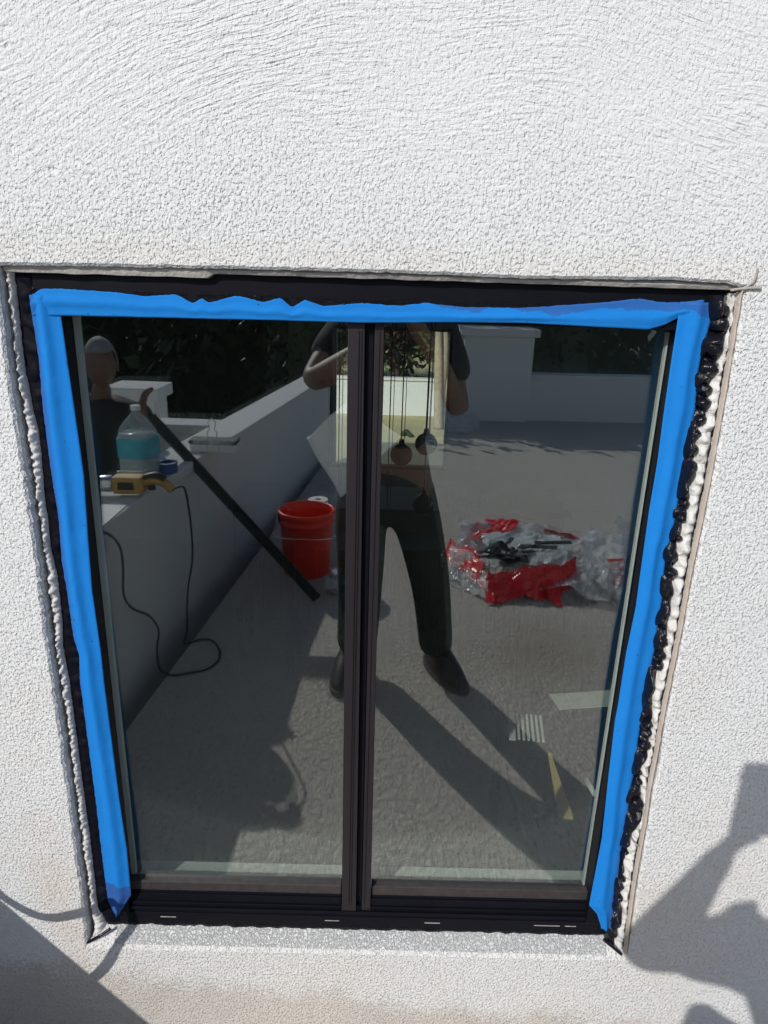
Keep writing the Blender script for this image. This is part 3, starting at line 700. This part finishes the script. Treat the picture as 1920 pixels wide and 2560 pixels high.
# reciprocating power tool
dr = thing('power_drill', 'yellow and black corded power tool lying on the parapet cap', 'drill', loc=(-.965, -1.47, CZ+.046), rz=math.radians(-2))
bm = bmesh.new(); box(bm, (-.045, -.034, -.034), (.075, .034, .036)); obj('motor_housing', bm, M['yellow'], dr, bev=.012)
bm = bmesh.new(); lathe(bm, [(.02, -.075), (.032, -.06), (.034, 0), (.03, .01)], n=20); bmesh.ops.rotate(bm, verts=bm.verts, cent=(0, 0, 0), matrix=Matrix.Rotation(math.radians(90), 3, 'Y')); bmesh.ops.translate(bm, verts=bm.verts, vec=(-.055, 0, 0)); obj('gear_case', bm, M['steel'], dr, smooth=True)
tubeo('handle', [(.07, 0, .012), (.12, 0, .020), (.155, 0, .004), (.178, 0, -.02)], .021, M['yellow'], dr, r2=.017, n=12)
tubeo('grip', [(.075, -.001, .022), (.12, -.001, .032), (.152, -.001, .018)], .019, M['black_rubber'], dr, n=12)
boxo('trigger', (.085, -.008, -.022), (.115, .008, -.002), M['black_rubber'], dr, .004)
boxo('guard', (-.04, -.036, .037), (.06, -.030, .043), M['steel'], dr)
boxo('label_plate', (-.02, .0345, -.014), (.04, .036, .016), M['black'], dr)
boxo('shoe_plate', (-.03, .036, -.045), (.06, .040, -.038), M['steel'], dr)
bm = bmesh.new(); box(bm, (-.14, -.002, -.006), (-.10, .002, .006)); obj('blade', bm, M['steel'], dr)
cord = [(-.790, -1.465, .425), (-.77, -1.50, .432), (-.76, -1.56, .40), (-.78, -1.68, .20), (-.80, -1.74, .03), (-.83, -1.76, -.10), (-.835, -1.73, -.2), (-.812, -1.63, FZ+.01), (-.803, -1.55, FZ+.006), (-.796, -1.525, FZ+.006), (-.772, -1.54, FZ+.006),
        (-.737, -1.569, FZ+.006), (-.684, -1.562, FZ+.006), (-.638, -1.49, FZ+.006), (-.620, -1.40, FZ+.006), (-.655, -1.325, FZ+.006), (-.716, -1.298, FZ+.006), (-.772, -1.275, FZ+.008), (-.835, -1.31, FZ+.012),
        (-.872, -1.40, FZ+.05), (-.876, -1.45, -.17), (-.878, -1.36, -.06), (-.878, -1.20, .05), (-.88, -1.13, .14), (-.88, -1.15, .24), (-.88, -1.13, .33), (-.90, -1.05, .405), (-.96, -.98, .412), (-1.05, -.9, .41)]
tag(tubeo('power_cord', cord, .0042, M['black_rubber']), 'black power cord looping down the parapet face from the yellow tool', 'cord')  # the yellow tool's own mains cord, as a separate object
hose = [(-.98, -.32, .41), (-.91, -.30, .405), (-.84, -.27, .31), (-.76, -.25, .25), (-.69, -.25, .262), (-.645, -.25, .285), (-.62, -.25, .25), (-.625, -.25, .19), (-.66, -.25, .12), (-.72, -.24, .05), (-.80, -.20, -.05), (-.87, -.15, -.20), (-.89, -.12, FZ+.012)]
tag(tubeo('air_hose', hose, .0085, M['black_rubber']), 'black hose arching off the parapet cap close to the house wall', 'hose')
# water bottle
bt = thing('water_bottle', 'large clear water bottle with blue tinted water on the parapet cap', 'bottle', loc=(-1.005, -1.76, CZ), rz=math.radians(12))
def sqlathe(bm, prof, n=32, p=5.0):
    rings = []
    for r, z, sq in prof:
        ring = []
        for i in range(n):
            a = 2*math.pi*i/n; c, s = math.cos(a), math.sin(a); k = (abs(c)**p+abs(s)**p)**(-1/p)
            rr = r*(1-sq)+r*k*sq; ring.append(bm.verts.new((rr*c, rr*s, z)))
        rings.append(ring)
    for a, b in zip(rings, rings[1:]):
        for i in range(n): bm.faces.new((a[i], a[(i+1) % n], b[(i+1) % n], b[i]))
    bm.faces.new(rings[0][::-1]); bm.faces.new(rings[-1])
body = [(.062, 0, 1), (.070, .008, 1), (.070, .03, 1), (.067, .036, 1), (.070, .042, 1), (.070, .07, 1), (.067, .076, 1), (.070, .082, 1), (.070, .17, 1), (.066, .20, .8), (.050, .235, .4), (.026, .262, 0), (.018, .272, 0), (.018, .290, 0)]
bm = bmesh.new(); sqlathe(bm, body); obj('body', bm, M['film_bottle'], bt, smooth=True)
bm = bmesh.new(); sqlathe(bm, [(.060, .003, 1), (.067, .01, 1), (.067, .17, 1), (.066, .185, .9), (.062, .19, .8)]); obj('water', bm, M['water'], bt, smooth=True)
bm = bmesh.new(); sqlathe(bm, [(.0712, .088, 1), (.0718, .09, 1), (.0718, .168, 1), (.0712, .17, 1)]); obj('label_band', bm, mat('teal_bottle_label', (.07, .45, .55), .4, .6, 22), bt, smooth=True)
bm = bmesh.new(); lathe(bm, [(.020, .282), (.0205, .284), (.0205, .300), (.019, .302)], n=20); obj('cap', bm, M['paper'], bt, smooth=True)
bm = bmesh.new(); lathe(bm, [(.030, 0), (.048, 0), (.048, .045), (.030, .045), (.030, 0)], n=28, cap=False); o = obj('tape_roll', bm, M['blue']); o.location = (-.915, -1.83, CZ)
tag(o, 'roll of blue tape standing beside the water bottle', 'tape roll')
# block with bent wire clips
bk = thing('sanding_block', 'flat white and black block with bent wire clips on the parapet cap', 'block', loc=(-.80, -2.27, CZ), rz=math.radians(0))
boxo('base', (-.115, -.06, 0), (.115, .06, .036), M['paper'], bk, .004); boxo('pad', (-.125, -.052, .0365), (.115, .045, .056), M['black'], bk, .006); boxo('rim', (-.10, .046, .0365), (.10, .052, .066), M['film'], bk)
for s in (-1, 1): tubeo('wire_clip', [(s*.030, .058, .0), (s*.028, .060, .045), (s*.020, .06, .075), (s*.024, .06, .10), (s*.012, .06, .115), (s*.018, .06, .15), (0, .06, .17)], .0022, M['steel'], bk)
tag(boxo('lit_cap_patch', (-1.06, -1.34, CZ), (-.92, -1.02, CZ+.003), M['paper']), 'white patch standing for the sunlit parapet cap under the cord', 'paper')  # sunlight on the cap put in as a bright white slab
# leaning bar
bm = bmesh.new(); P0 = Vector((-.265, -2.0, FZ+.01)); P1 = Vector((-1.04, -2.05, .60)); d = (P1-P0).normalized(); s1 = Vector((0, 1, 0)); s2 = d.cross(s1).normalized()
pts = [q+s1*a*.009+s2*b*.024 for q in (P0, P1) for a, b in ((-1, -1), (1, -1), (1, 1), (-1, 1))]; hexa(bm, pts)
o = obj('leaning_bar', bm, M['pole'], bev=.003); tag(o, 'long flat black bar leaning from the deck against the parapet', 'bar')

# ------------------------------------------------------------------ bucket, paper roll, plastic heap
bk = thing('bucket', 'red plastic bucket on the deck at the foot of the parapet', 'bucket', loc=(-.355, -2.36, FZ))
prof = [(.118, 0), (.122, .004), (.140, .285), (.146, .288), (.146, .300), (.141, .303), (.142, .325), (.150, .328), (.150, .352), (.144, .356), (.139, .35), (.134, .28), (.112, .012)]
bm = bmesh.new(); lathe(bm, prof, n=48); obj('shell', bm, M['red'], bk, smooth=True)
bm = bmesh.new(); lathe(bm, [(.118, .20), (.130, .215)], n=32); obj('content', bm, M['dark_goo'], bk)
tubeo('handle', [(-.150, .0, .30), (-.165, .06, .25), (-.13, .135, .24), (0, .178, .25), (.13, .135, .24), (.165, .06, .25), (.150, 0, .30)], .0028, M['steel'], bk)
boxo('spout_liner', (-.153, -.04, .27), (-.146, .05, .35), mat('clear_liner', (.6, .62, .68), .15), bk, .003)
rl = thing('paper_roll', 'white paper roll standing upright behind the red bucket', 'paper roll', loc=(-.315, -2.60, FZ))
bm = bmesh.new(); lathe(bm, [(.018, .02), (.018, .335), (.055, .335), (.056, .33), (.056, .0), (.018, .0)], n=32, cap=False); obj('roll', bm, M['paper'], rl, smooth=False)
bm = bmesh.new(); lathe(bm, [(.016, .0), (.016, .328)], n=20); obj('core', bm, M['darkcore'], rl)
gj = thing('glass_jar', 'small clear glass jar on the deck beside the bucket', 'jar', loc=(-.185, -2.10, FZ))
bm = bmesh.new(); lathe(bm, [(.045, 0), (.05, .006), (.05, .075), (.042, .085), (.042, .10)], n=28, cap=True); obj('body', bm, M['film_bottle'], gj, smooth=True)
bm = bmesh.new(); lathe(bm, [(.044, .1), (.045, .115), (.02, .117)], n=28); obj('lid', bm, M['steel'], gj)
hp = thing('plastic_heap', 'crumpled heap of clear plastic over red sheet and black strips on the sunny deck', 'plastic sheet', loc=(.86, -2.34, FZ))
def crumple(name, cx, cy, rx, ry, h, m_, parent, seed, n=46, zo=0, amp=1.0, out=None):
    bm = bmesh.new(); V = {}
    for i in range(n+1):
        for j in range(n+1):
            u, v = 2*i/n-1, 2*j/n-1
            a = math.atan2(v, u); rad = math.hypot(u, v)
            lim = .78+.22*nz(math.cos(a)*1.6+seed, math.sin(a)*1.6, seed)
            if rad > lim+.08: continue
            f = max(0, 1-(rad/lim)**2)
            rg = 1-abs(nz(u*2.6+seed, v*2.6, seed))*2.2; rg2 = 1-abs(nz(u*7+seed, v*7, seed+2))*2
            z = zo+h*(f**.55)*(.45+.45*rg+.22*rg2*amp)+.006*max(0, rg2)
            V[i, j] = bm.verts.new((cx+u*rx+.02*nz(u*5, v*5, seed), cy+v*ry+.02*nz(u*5, v*5, seed+7), max(z, .003+zo)))
    for (i, j), a in list(V.items()):
        q = [V.get(k) for k in ((i, j), (i+1, j), (i+1, j+1), (i, j+1))]
        if all(q): bm.faces.new(q)
    o = obj(name, bm, m_, parent); s = o.modifiers.new('thickness', 'SOLIDIFY'); s.thickness = .0012; return o
def patch(name, c, m_, seed, amp=.018, n=14, tri=True):
    """creased sheet hung between four corner points, left faceted like stiff film"""
    c = [Vector(q)-Vector((.86, -2.34, FZ)) for q in c]; bm = bmesh.new(); G = []
    for i in range(n+1):
        r = []
        for j in range(n+1):
            u, v = i/n+(.3/n)*nz(i*3.1, j*2.7, seed), j/n+(.3/n)*nz(i*2.3, j*3.3, seed+1)
            p = (c[0]*(1-u)+c[1]*u)*(1-v)+(c[3]*(1-u)+c[2]*u)*v
            w = amp*(1.6*nz(u*2.2, v*2.2, seed)+.9*(.3-abs(nz(u*5, v*5, seed+4)))*2+.5*nz(u*12, v*12, seed+6))
            p = p+Vector((.5*w, -.4*w, w)); p.z = max(p.z, .003); r.append(bm.verts.new(p))
        G.append(r)
    for i in range(n):
        for j in range(n):
            a, b, c_, d = G[i][j], G[i+1][j], G[i+1][j+1], G[i][j+1]
            if (i+j) % 2: bm.faces.new((a, b, c_)); bm.faces.new((a, c_, d))
            else: bm.faces.new((a, b, d)); bm.faces.new((b, c_, d))
    o = obj(name, bm, m_, hp); q = o.modifiers.new('thickness', 'SOLIDIFY'); q.thickness = .001; return o
patch('white_sheet', [(.56, -2.20, -.17), (1.02, -2.26, -.15), (1.05, -2.60, -.13), (.62, -2.68, -.15)], M['film_white'], 2.1, .02)
patch('red_sheet', [(.585, -1.99, -.275), (.960, -2.11, -.27), (1.03, -2.22, -.12), (.58, -2.14, -.17)], M['film_red'], 1.3, .030)
patch('red_sheet', [(.96, -2.11, -.25), (1.08, -2.24, -.26), (1.08, -2.34, -.15), (1.00, -2.23, -.13)], M['film_red'], 5.3, .01)
patch('red_sheet', [(.38, -2.46, -.23), (.54, -2.16, -.22), (.58, -2.32, -.15), (.43, -2.62, -.16)], M['film_red'], 7.7, .028)
patch('red_sheet', [(.53, -2.22, -.20), (.565, -2.00, -.27), (.60, -2.00, -.26), (.60, -2.24, -.16)], M['film_red'], 9.1, .01, 8)
patch('red_sheet', [(.50, -2.62, -.20), (.62, -2.95, -.17), (.90, -2.93, -.15), (.80, -2.70, -.13)], M['film_red'], 3.9, .02)
patch('red_sheet', [(1.00, -2.78, -.15), (1.22, -2.66, -.16), (1.26, -2.76, -.22), (1.05, -2.88, -.22)], M['film_red'], 4.4, .014, 8)
patch('red_sheet', [(.855, -2.14, -.20), (.905, -1.99, -.276), (.945, -2.0, -.276), (.91, -2.17, -.19)], M['film_red'], 6.2, .006, 6)
patch('clear_film', [(.40, -2.22, -.26), (1.20, -1.98, -.276), (1.34, -2.80, -.15), (.50, -2.92, -.16)], M['film'], 8.8, .045, 22)
patch('clear_film', [(.38, -2.30, -.27), (.56, -2.02, -.276), (.60, -2.24, -.15), (.42, -2.52, -.18)], M['film'], 2.8, .02, 10)
patch('clear_film', [(1.08, -2.20, -.14), (1.34, -1.93, -.276), (1.70, -2.75, -.20), (1.24, -2.66, -.12)], M['film'], 6.6, .03, 16)
patch('red_sheet', [(1.22, -2.20, -.25), (1.46, -2.12, -.27), (1.50, -2.34, -.20), (1.26, -2.36, -.17)], M['film_red'], 2.9, .02, 8)
patch('clear_film', [(1.36, -2.28, -.27), (1.62, -2.20, -.276), (1.75, -2.95, -.20), (1.40, -2.75, -.06)], M['film'], 1.9, .03, 16)
patch('black_scrap', [(.58, -2.22, -.135), (.80, -2.20, -.13), (.78, -2.40, -.11), (.64, -2.42, -.115)], M['black'], 3.1, .02, 9)
for k, (x, y, L, a) in enumerate(((.70, -2.30, .34, -.35), (.78, -2.36, .36, -.5), (.88, -2.40, .22, .35), (.66, -2.26, .20, .25), (.98, -2.44, .20, .1), (.74, -2.44, .12, -1.2), (.60, -2.30, .14, -.8))):
    b_ = boxo('black_strip', (-L/2, -.012, 0), (L/2, .012, .007), M['black'], hp); b_.location = (x-.86, y+2.34, .152+.005*k); b_.rotation_euler = (random.uniform(-.3, .3), random.uniform(-.12, .12), a)
fm = thing('film_pile', 'rumpled translucent film at the foot of the broad pillar', 'plastic sheet', loc=(.78, -6.5, FZ))
crumple('film', 0, 0, .42, .42, .22, M['film'], fm, 9.4, 36)

# ------------------------------------------------------------------ people
def hand(o_parent, wrist, dirv, side, m_, curl=.6, sc=1.0):
    """palm + five separate fingers; returns verts/edges/radii to be merged is avoided: fingers rooted in the palm as one skin chain set"""
def body_chain(spec):
    verts, edges, rad, idx = [], [], [], {}
    for nm, p, r, par in spec:
        idx[nm] = len(verts); verts.append(p); rad.append(r)
        if par: edges.append((idx[par], idx[nm]))
    return verts, edges, rad
def hand_spec(pre, wrist, d, n, side, curl, sc=1.0):
    """d: along the fingers, n: palm normal, side: direction of the thumb"""
    d, n, side = Vector(d).normalized(), Vector(n).normalized(), Vector(side).normalized(); w = Vector(wrist); s = []
    palm = w+d*.045*sc; s.append((pre+'palm', palm, (.022*sc, .014*sc), pre+'wrist'))
    for k, (off, L) in enumerate(((.024, .070), (.008, .078), (-.008, .072), (-.024, .058))):
        b = palm+side*off*sc+d*.038*sc; c = curl
        p1 = b+(d*math.cos(c*.5)+n*math.sin(c*.5))*L*.45*sc; p2 = p1+(d*math.cos(c*1.2)+n*math.sin(c*1.2))*L*.32*sc; p3 = p2+(d*math.cos(c*1.9)+n*math.sin(c*1.9))*L*.25*sc
        for nm, p, r, par in (('b', b, .009, 'palm'), ('1', p1, .0085, None), ('2', p2, .008, None), ('3', p3, .0065, None)):
            s.append((pre+f'f{k}{nm}', p, r*sc, pre+'palm' if nm == 'b' else pre+f'f{k}'+{'1': 'b', '2': '1', '3': '2'}[nm]))
    t0 = palm+side*.030*sc-d*.005*sc; t1 = t0+(side*.6+d*.7+n*.3).normalized()*.036*sc; t2 = t1+(d*.9+n*.5).normalized()*.026*sc
    s += [(pre+'t0', t0, .011*sc, pre+'palm'), (pre+'t1', t1, .0095*sc, pre+'t0'), (pre+'t2', t2, .008*sc, pre+'t1')]
    return s
def head_mesh(name, c, m_, parent, yaw=0, tilt=0, sc=1.0):
    bm = bmesh.new(); bmesh.ops.create_uvsphere(bm, u_segments=36, v_segments=28, radius=1)
    for v in bm.verts:
        x, y, z = v.co  # face looks towards +y
        fx = .074*(1-.18*max(0, -z)**1.2); fy = .094; fz = .118
        q = Vector((x*fx, y*fy, z*fz))
        if z < -.1 and y > -.2: q.x *= 1-.22*(-z-.1); 
        if z < -.35 and y < 0: q.y *= .72
        g = lambda ax, az, w, h_: math.exp(-((x-ax)/w)**2-((z-az)/h_)**2) if y > 0 else 0
        q.y += .022*g(0, -.16, .16, .18)+.010*g(0, -.02, .10, .25)      # nose
        q.y -= .010*(g(.36, .05, .2, .14)+g(-.36, .05, .2, .14))        # eye sockets
        q.y += .007*(g(0, .22, .6, .10))                               # brow
        q.y += .006*g(0, -.46, .26, .06)-.004*g(0, -.50, .26, .02)+.008*g(0, -.75, .3, .16)
        v.co = q*sc
    for s in (-1, 1):
        r = bmesh.ops.create_uvsphere(bm, u_segments=12, v_segments=8, radius=1)
        for v in r['verts']: v.co = Vector((s*.074+v.co.x*.009, -.006+v.co.y*.018, -.008+v.co.z*.031))*sc
    R = Matrix.Rotation(yaw, 3, 'Z') @ Matrix.Rotation(tilt, 3, 'X')
    bmesh.ops.transform(bm, matrix=Matrix.Translation(Vector(c)) @ R.to_4x4(), verts=bm.verts)
    return bm
def hair_cap(c, parent, m_, yaw=0, tilt=0, low=.15, sc=1.06):
    bm = bmesh.new(); bmesh.ops.create_uvsphere(bm, u_segments=36, v_segments=28, radius=1)
    kill = [v for v in bm.verts if v.co.z < (low if v.co.y > .25 else -.45 if v.co.y < -.25 else -.02)]
    bmesh.ops.delete(bm, geom=kill, context='VERTS')
    for v in bm.verts: v.co = Vector((v.co.x*.076, v.co.y*.096-.003, v.co.z*.12))*sc*(1+.02*nz(v.co.x*14, v.co.y*14, v.co.z*14))
    R = Matrix.Rotation(yaw, 3, 'Z') @ Matrix.Rotation(tilt, 3, 'X')
    bmesh.ops.transform(bm, matrix=Matrix.Translation(Vector(c)) @ R.to_4x4(), verts=bm.verts)
    return obj('hair', bm, m_, parent, smooth=True)
def merge_into(o, bm2):
    """join a bmesh into an existing mesh object so that the body stays one mesh"""
    me = bpy.data.meshes.new('tmp'); bm2.to_mesh(me); bm2.free()
    b = bmesh.new(); b.from_mesh(o.data); b.from_mesh(me)
    for f in b.faces: f.smooth = True
    b.to_mesh(o.data); b.free(); bpy.data.meshes.remove(me)

# photographer: stands astride in front of the window, phone held with both hands at face height
ph = thing('person', 'person in dark short sleeved shirt and trousers standing astride, holding up a phone', 'person', loc=(0, 0, 0))
pel = (.045, -1.36, .60)
sp_ = [('pel', pel, (.12, .085), None), ('waist', (.05, -1.37, .74), (.125, .088), 'pel'), ('chest', (.055, -1.375, .94), (.145, .10), 'waist'), ('uch', (.055, -1.37, 1.07), (.12, .085), 'chest'), ('neck', (.055, -1.35, 1.17), .052, 'uch'), ('skull', (.055, -1.335, 1.24), .055, 'neck'),
       ('rsh', (.215, -1.36, 1.085), .055, 'uch'), ('rel', (.285, -1.26, .80), .041, 'rsh'), ('rfa', (.20, -1.14, .97), .036, 'rel'), ('rwrist', (.095, -1.045, 1.125), .026, 'rfa'),
       ('lsh', (-.105, -1.36, 1.085), .055, 'uch'), ('lel', (-.215, -1.155, .905), .041, 'lsh'), ('lfa', (-.12, -1.11, .955), .048, 'lel'), ('lwrist', (-.035, -1.05, 1.03), .028, 'lfa'),
       ('rhip', (.135, -1.36, .53), .088, 'pel'), ('rkn', (.215, -1.32, .16), .058, 'rhip'), ('rank', (.262, -1.385, -.19), .040, 'rkn'), ('rft', (.30, -1.30, -.235), .036, 'rank'),
       ('lhip', (-.045, -1.36, .53), .088, 'pel'), ('lkn', (-.055, -1.32, .16), .058, 'lhip'), ('lank', (-.078, -1.385, -.19), .040, 'lkn'), ('lft', (-.09, -1.29, -.235), .036, 'lank')]
sp_ += hand_spec('r', (.095, -1.045, 1.125), (-.45, .05, .85), (-.6, .1, -.3), (-.1, .1, .9), .7, .95)
sp_ += hand_spec('l', (-.035, -1.05, 1.03), (.45, .05, .85), (.8, .1, -.2), (.2, .1, .9), .7, .95)
v_, e_, r_ = body_chain(sp_)
bd = skin('body', v_, e_, r_, M['skin'], ph)
merge_into(bd, head_mesh('h', (.055, -1.325, 1.345), M['skin'], ph, tilt=math.radians(-14)))
hair_cap((.055, -1.33, 1.352), ph, M['hair'], tilt=math.radians(-14))
v_, e_, r_ = body_chain([('pel', (.045, -1.365, .60), (.152, .108), None), ('waist', (.05, -1.372, .74), (.155, .108), 'pel'), ('chest', (.060, -1.378, .94), (.166, .115), 'waist'), ('uch', (.055, -1.372, 1.07), (.145, .10), 'chest'), ('col', (.055, -1.355, 1.135), .066, 'uch'),
       ('rsh', (.215, -1.36, 1.075), .072, 'uch'), ('rsl', (.276, -1.278, .885), .066, 'rsh'), ('lsh', (-.100, -1.36, 1.09), .068, 'uch'), ('lsl', (-.185, -1.21, .955), .068, 'lsh')])
skin('shirt', v_, e_, r_, M['shirt'], ph)
v_, e_, r_ = body_chain([('pel', (.045, -1.36, .63), (.150, .105), None), ('hp', (.045, -1.36, .54), (.152, .112), 'pel'), ('rhip', (.145, -1.36, .42), .108, 'hp'), ('rth', (.185, -1.335, .29), .092, 'rhip'), ('rkn', (.220, -1.32, .14), .082, 'rth'), ('rcf', (.245, -1.35, -.03), .076, 'rkn'), ('rcu', (.265, -1.38, -.20), .074, 'rcf'),
       ('lhip', (-.050, -1.36, .42), .112, 'hp'), ('lth', (-.045, -1.335, .29), .098, 'lhip'), ('lkn', (-.044, -1.32, .14), .088, 'lth'), ('lcf', (-.048, -1.35, -.03), .084, 'lkn'), ('lcu', (-.055, -1.38, -.20), .082, 'lcf')])
skin('trousers', v_, e_, r_, M['trousers'], ph)
def shoe(x, y, rz):
    for nm, z0, z1, g, mm in (('sole', FZ+.002, FZ+.024, 1.06, M['sole']), ('shoe', FZ+.024, FZ+.105, 1.0, M['shoe'])):
        bm = bmesh.new(); rings = []
        for zi, zz in enumerate(np.linspace(0, 1, 6)):
            ring = []
            for i in range(28):
                a = 2*math.pi*i/28; c, s = math.cos(a), math.sin(a)
                L = .145; W_ = .050*(1+.12*s)
                yy = s*L; xx = c*W_
                if nm == 'shoe':
                    k = zz**1.5; yy = yy*(1-.42*k)-.055*k; xx *= 1-.30*k
                ring.append(bm.verts.new((xx*g, yy*g, z0+(z1-z0)*zz)))
            rings.append(ring)
        for a, b in zip(rings, rings[1:]):
            for i in range(28): bm.faces.new((a[i], a[(i+1) % 28], b[(i+1) % 28], b[i]))
        bm.faces.new(rings[0][::-1]); bm.faces.new(rings[-1])
        bmesh.ops.rotate(bm, verts=bm.verts, cent=(0, 0, 0), matrix=Matrix.Rotation(rz, 3, 'Z')); bmesh.ops.translate(bm, verts=bm.verts, vec=(x, y, 0))
        obj(nm, bm, mm, ph, smooth=False, bev=0)
shoe(.300, -1.33, math.radians(-28)); shoe(-.088, -1.31, math.radians(10))
phn = thing('smartphone', 'black smartphone held upright in front of the person', 'phone')
bm = bmesh.new(); box(bm, (-.014, -.0125, -.125), (.062, -.0045, .030)); bmesh.ops.transform(bm, matrix=Matrix.Translation(CAM) @ m.to_3x3().to_4x4() @ Matrix.Rotation(math.radians(90), 4, 'X') if False else Matrix.Translation(CAM), verts=bm.verts)
obj('casing', bm, M['black'], phn, bev=.003)
bm = bmesh.new(); box(bm, (-.012, -.0133, -.122), (.060, -.0126, .027)); bmesh.ops.translate(bm, verts=bm.verts, vec=CAM); obj('screen', bm, M['globe'], phn)
# white rag hung from the belt
bm = bmesh.new(); n = 22; C4 = [Vector((-.232, -1.225, .705)), Vector((-.095, -1.235, .835)), Vector((.085, -1.235, .72)), Vector((-.112, -1.215, .492))]
G = [[None]*(n+1) for _ in range(n+1)]
for i in range(n+1):
    for j in range(n+1):
        u, v = i/n, j/n; p = (C4[0]*(1-u)+C4[1]*u)*(1-v)+(C4[3]*(1-u)+C4[2]*u)*v
        p = p+Vector((0, .018*math.sin((u*1.3+v*.8)*7)+.012*nz(u*4, v*4), 0)); G[i][j] = bm.verts.new(p)
for i in range(n):
    for j in range(n): bm.faces.new((G[i][j], G[i+1][j], G[i+1][j+1], G[i][j+1]))
o = obj('rag', bm, M['white_cloth'], None, smooth=True); s = o.modifiers.new('thickness', 'SOLIDIFY'); s.thickness = .002
tag(o, 'white cloth rag hanging at the photographing person\'s hip', 'rag')

# worker behind the parapet, feet on the lower terrace
TZ = -.84
wk = thing('person', 'grey haired person in black shirt standing behind the parapet with one hand raised', 'person', loc=(0, 0, 0))
wx, wy = -1.40, -2.38
sp_ = [('pel', (wx, wy, .05), (.13, .09), None), ('chest', (wx-.0, wy, .40), (.155, .10), 'pel'), ('uch', (wx, wy, .56), (.13, .085), 'chest'), ('neck', (wx+.02, wy+.02, .635), .048, 'uch'), ('skull', (wx+.035, wy+.05, .72), .05, 'neck'),
       ('rsh', (wx+.20, wy+.02, .555), .055, 'uch'), ('rel', (-1.10, -2.22, .435), .042, 'rsh'), ('rwrist', (-1.135, -2.20, .585), .027, 'rel'),
       ('lsh', (wx-.20, wy+.02, .555), .055, 'uch'), ('lel', (wx-.24, wy+.05, .22), .042, 'lsh'), ('lwrist', (wx-.18, wy+.2, .02), .027, 'lel'),
       ('rhip', (wx+.09, wy, -.02), .085, 'pel'), ('rkn', (wx+.10, wy+.02, -.39), .058, 'rhip'), ('rank', (wx+.10, wy-.02, TZ+.09), .04, 'rkn'), ('rft', (wx+.11, wy+.1, TZ+.04), .036, 'rank'),
       ('lhip', (wx-.09, wy, -.02), .085, 'pel'), ('lkn', (wx-.10, wy+.02, -.39), .058, 'lhip'), ('lank', (wx-.10, wy-.02, TZ+.09), .04, 'lkn'), ('lft', (wx-.12, wy+.1, TZ+.04), .036, 'lank')]
sp_ += hand_spec('r', (-1.135, -2.20, .585), (.25, .1, .95), (.9, .1, -.1), (-.1, .9, .1), .55, .95)
sp_ += hand_spec('l', (wx-.18, wy+.2, .02), (.1, .5, -.8), (.7, 0, 0), (.2, .8, .2), .5, .95)
v_, e_, r_ = body_chain(sp_); bd = skin('body', v_, e_, r_, M['skin'], wk)
merge_into(bd, head_mesh('h', (wx+.045, wy+.06, .795), M['skin'], wk, yaw=math.radians(-12), tilt=math.radians(-8)))
hair_cap((wx+.045, wy+.055, .802), wk, M['hair'], math.radians(-12), math.radians(-8), low=.45)
v_, e_, r_ = body_chain([('pel', (wx, wy, .02), (.155, .108), None), ('waist', (wx, wy, .15), (.165, .105), 'pel'), ('chest', (wx, wy, .38), (.195, .118), 'waist'), ('uch', (wx, wy, .55), (.165, .11), 'chest'), ('col', (wx+.015, wy+.01, .635), .070, 'uch'), ('rsh', (wx+.20, wy+.02, .545), .075, 'uch'), ('rsl', (-1.125, -2.27, .46), .065, 'rsh'), ('lsh', (wx-.20, wy+.02, .545), .075, 'uch'), ('lsl', (wx-.225, wy+.04, .33), .06, 'lsh')])
skin('shirt', v_, e_, r_, M['shirt'], wk)
v_, e_, r_ = body_chain([('pel', (wx, wy, .04), (.15, .105), None), ('hp', (wx, wy, -.05), (.15, .11), 'pel'), ('rhip', (wx+.09, wy, -.13), .10, 'hp'), ('rkn', (wx+.10, wy+.02, -.40), .08, 'rhip'), ('rcu', (wx+.10, wy-.01, TZ+.10), .075, 'rkn'), ('lhip', (wx-.09, wy, -.13), .10, 'hp'), ('lkn', (wx-.10, wy+.02, -.40), .08, 'lhip'), ('lcu', (wx-.10, wy-.01, TZ+.10), .075, 'lkn')])
skin('trousers', v_, e_, r_, M['trousers'], wk)
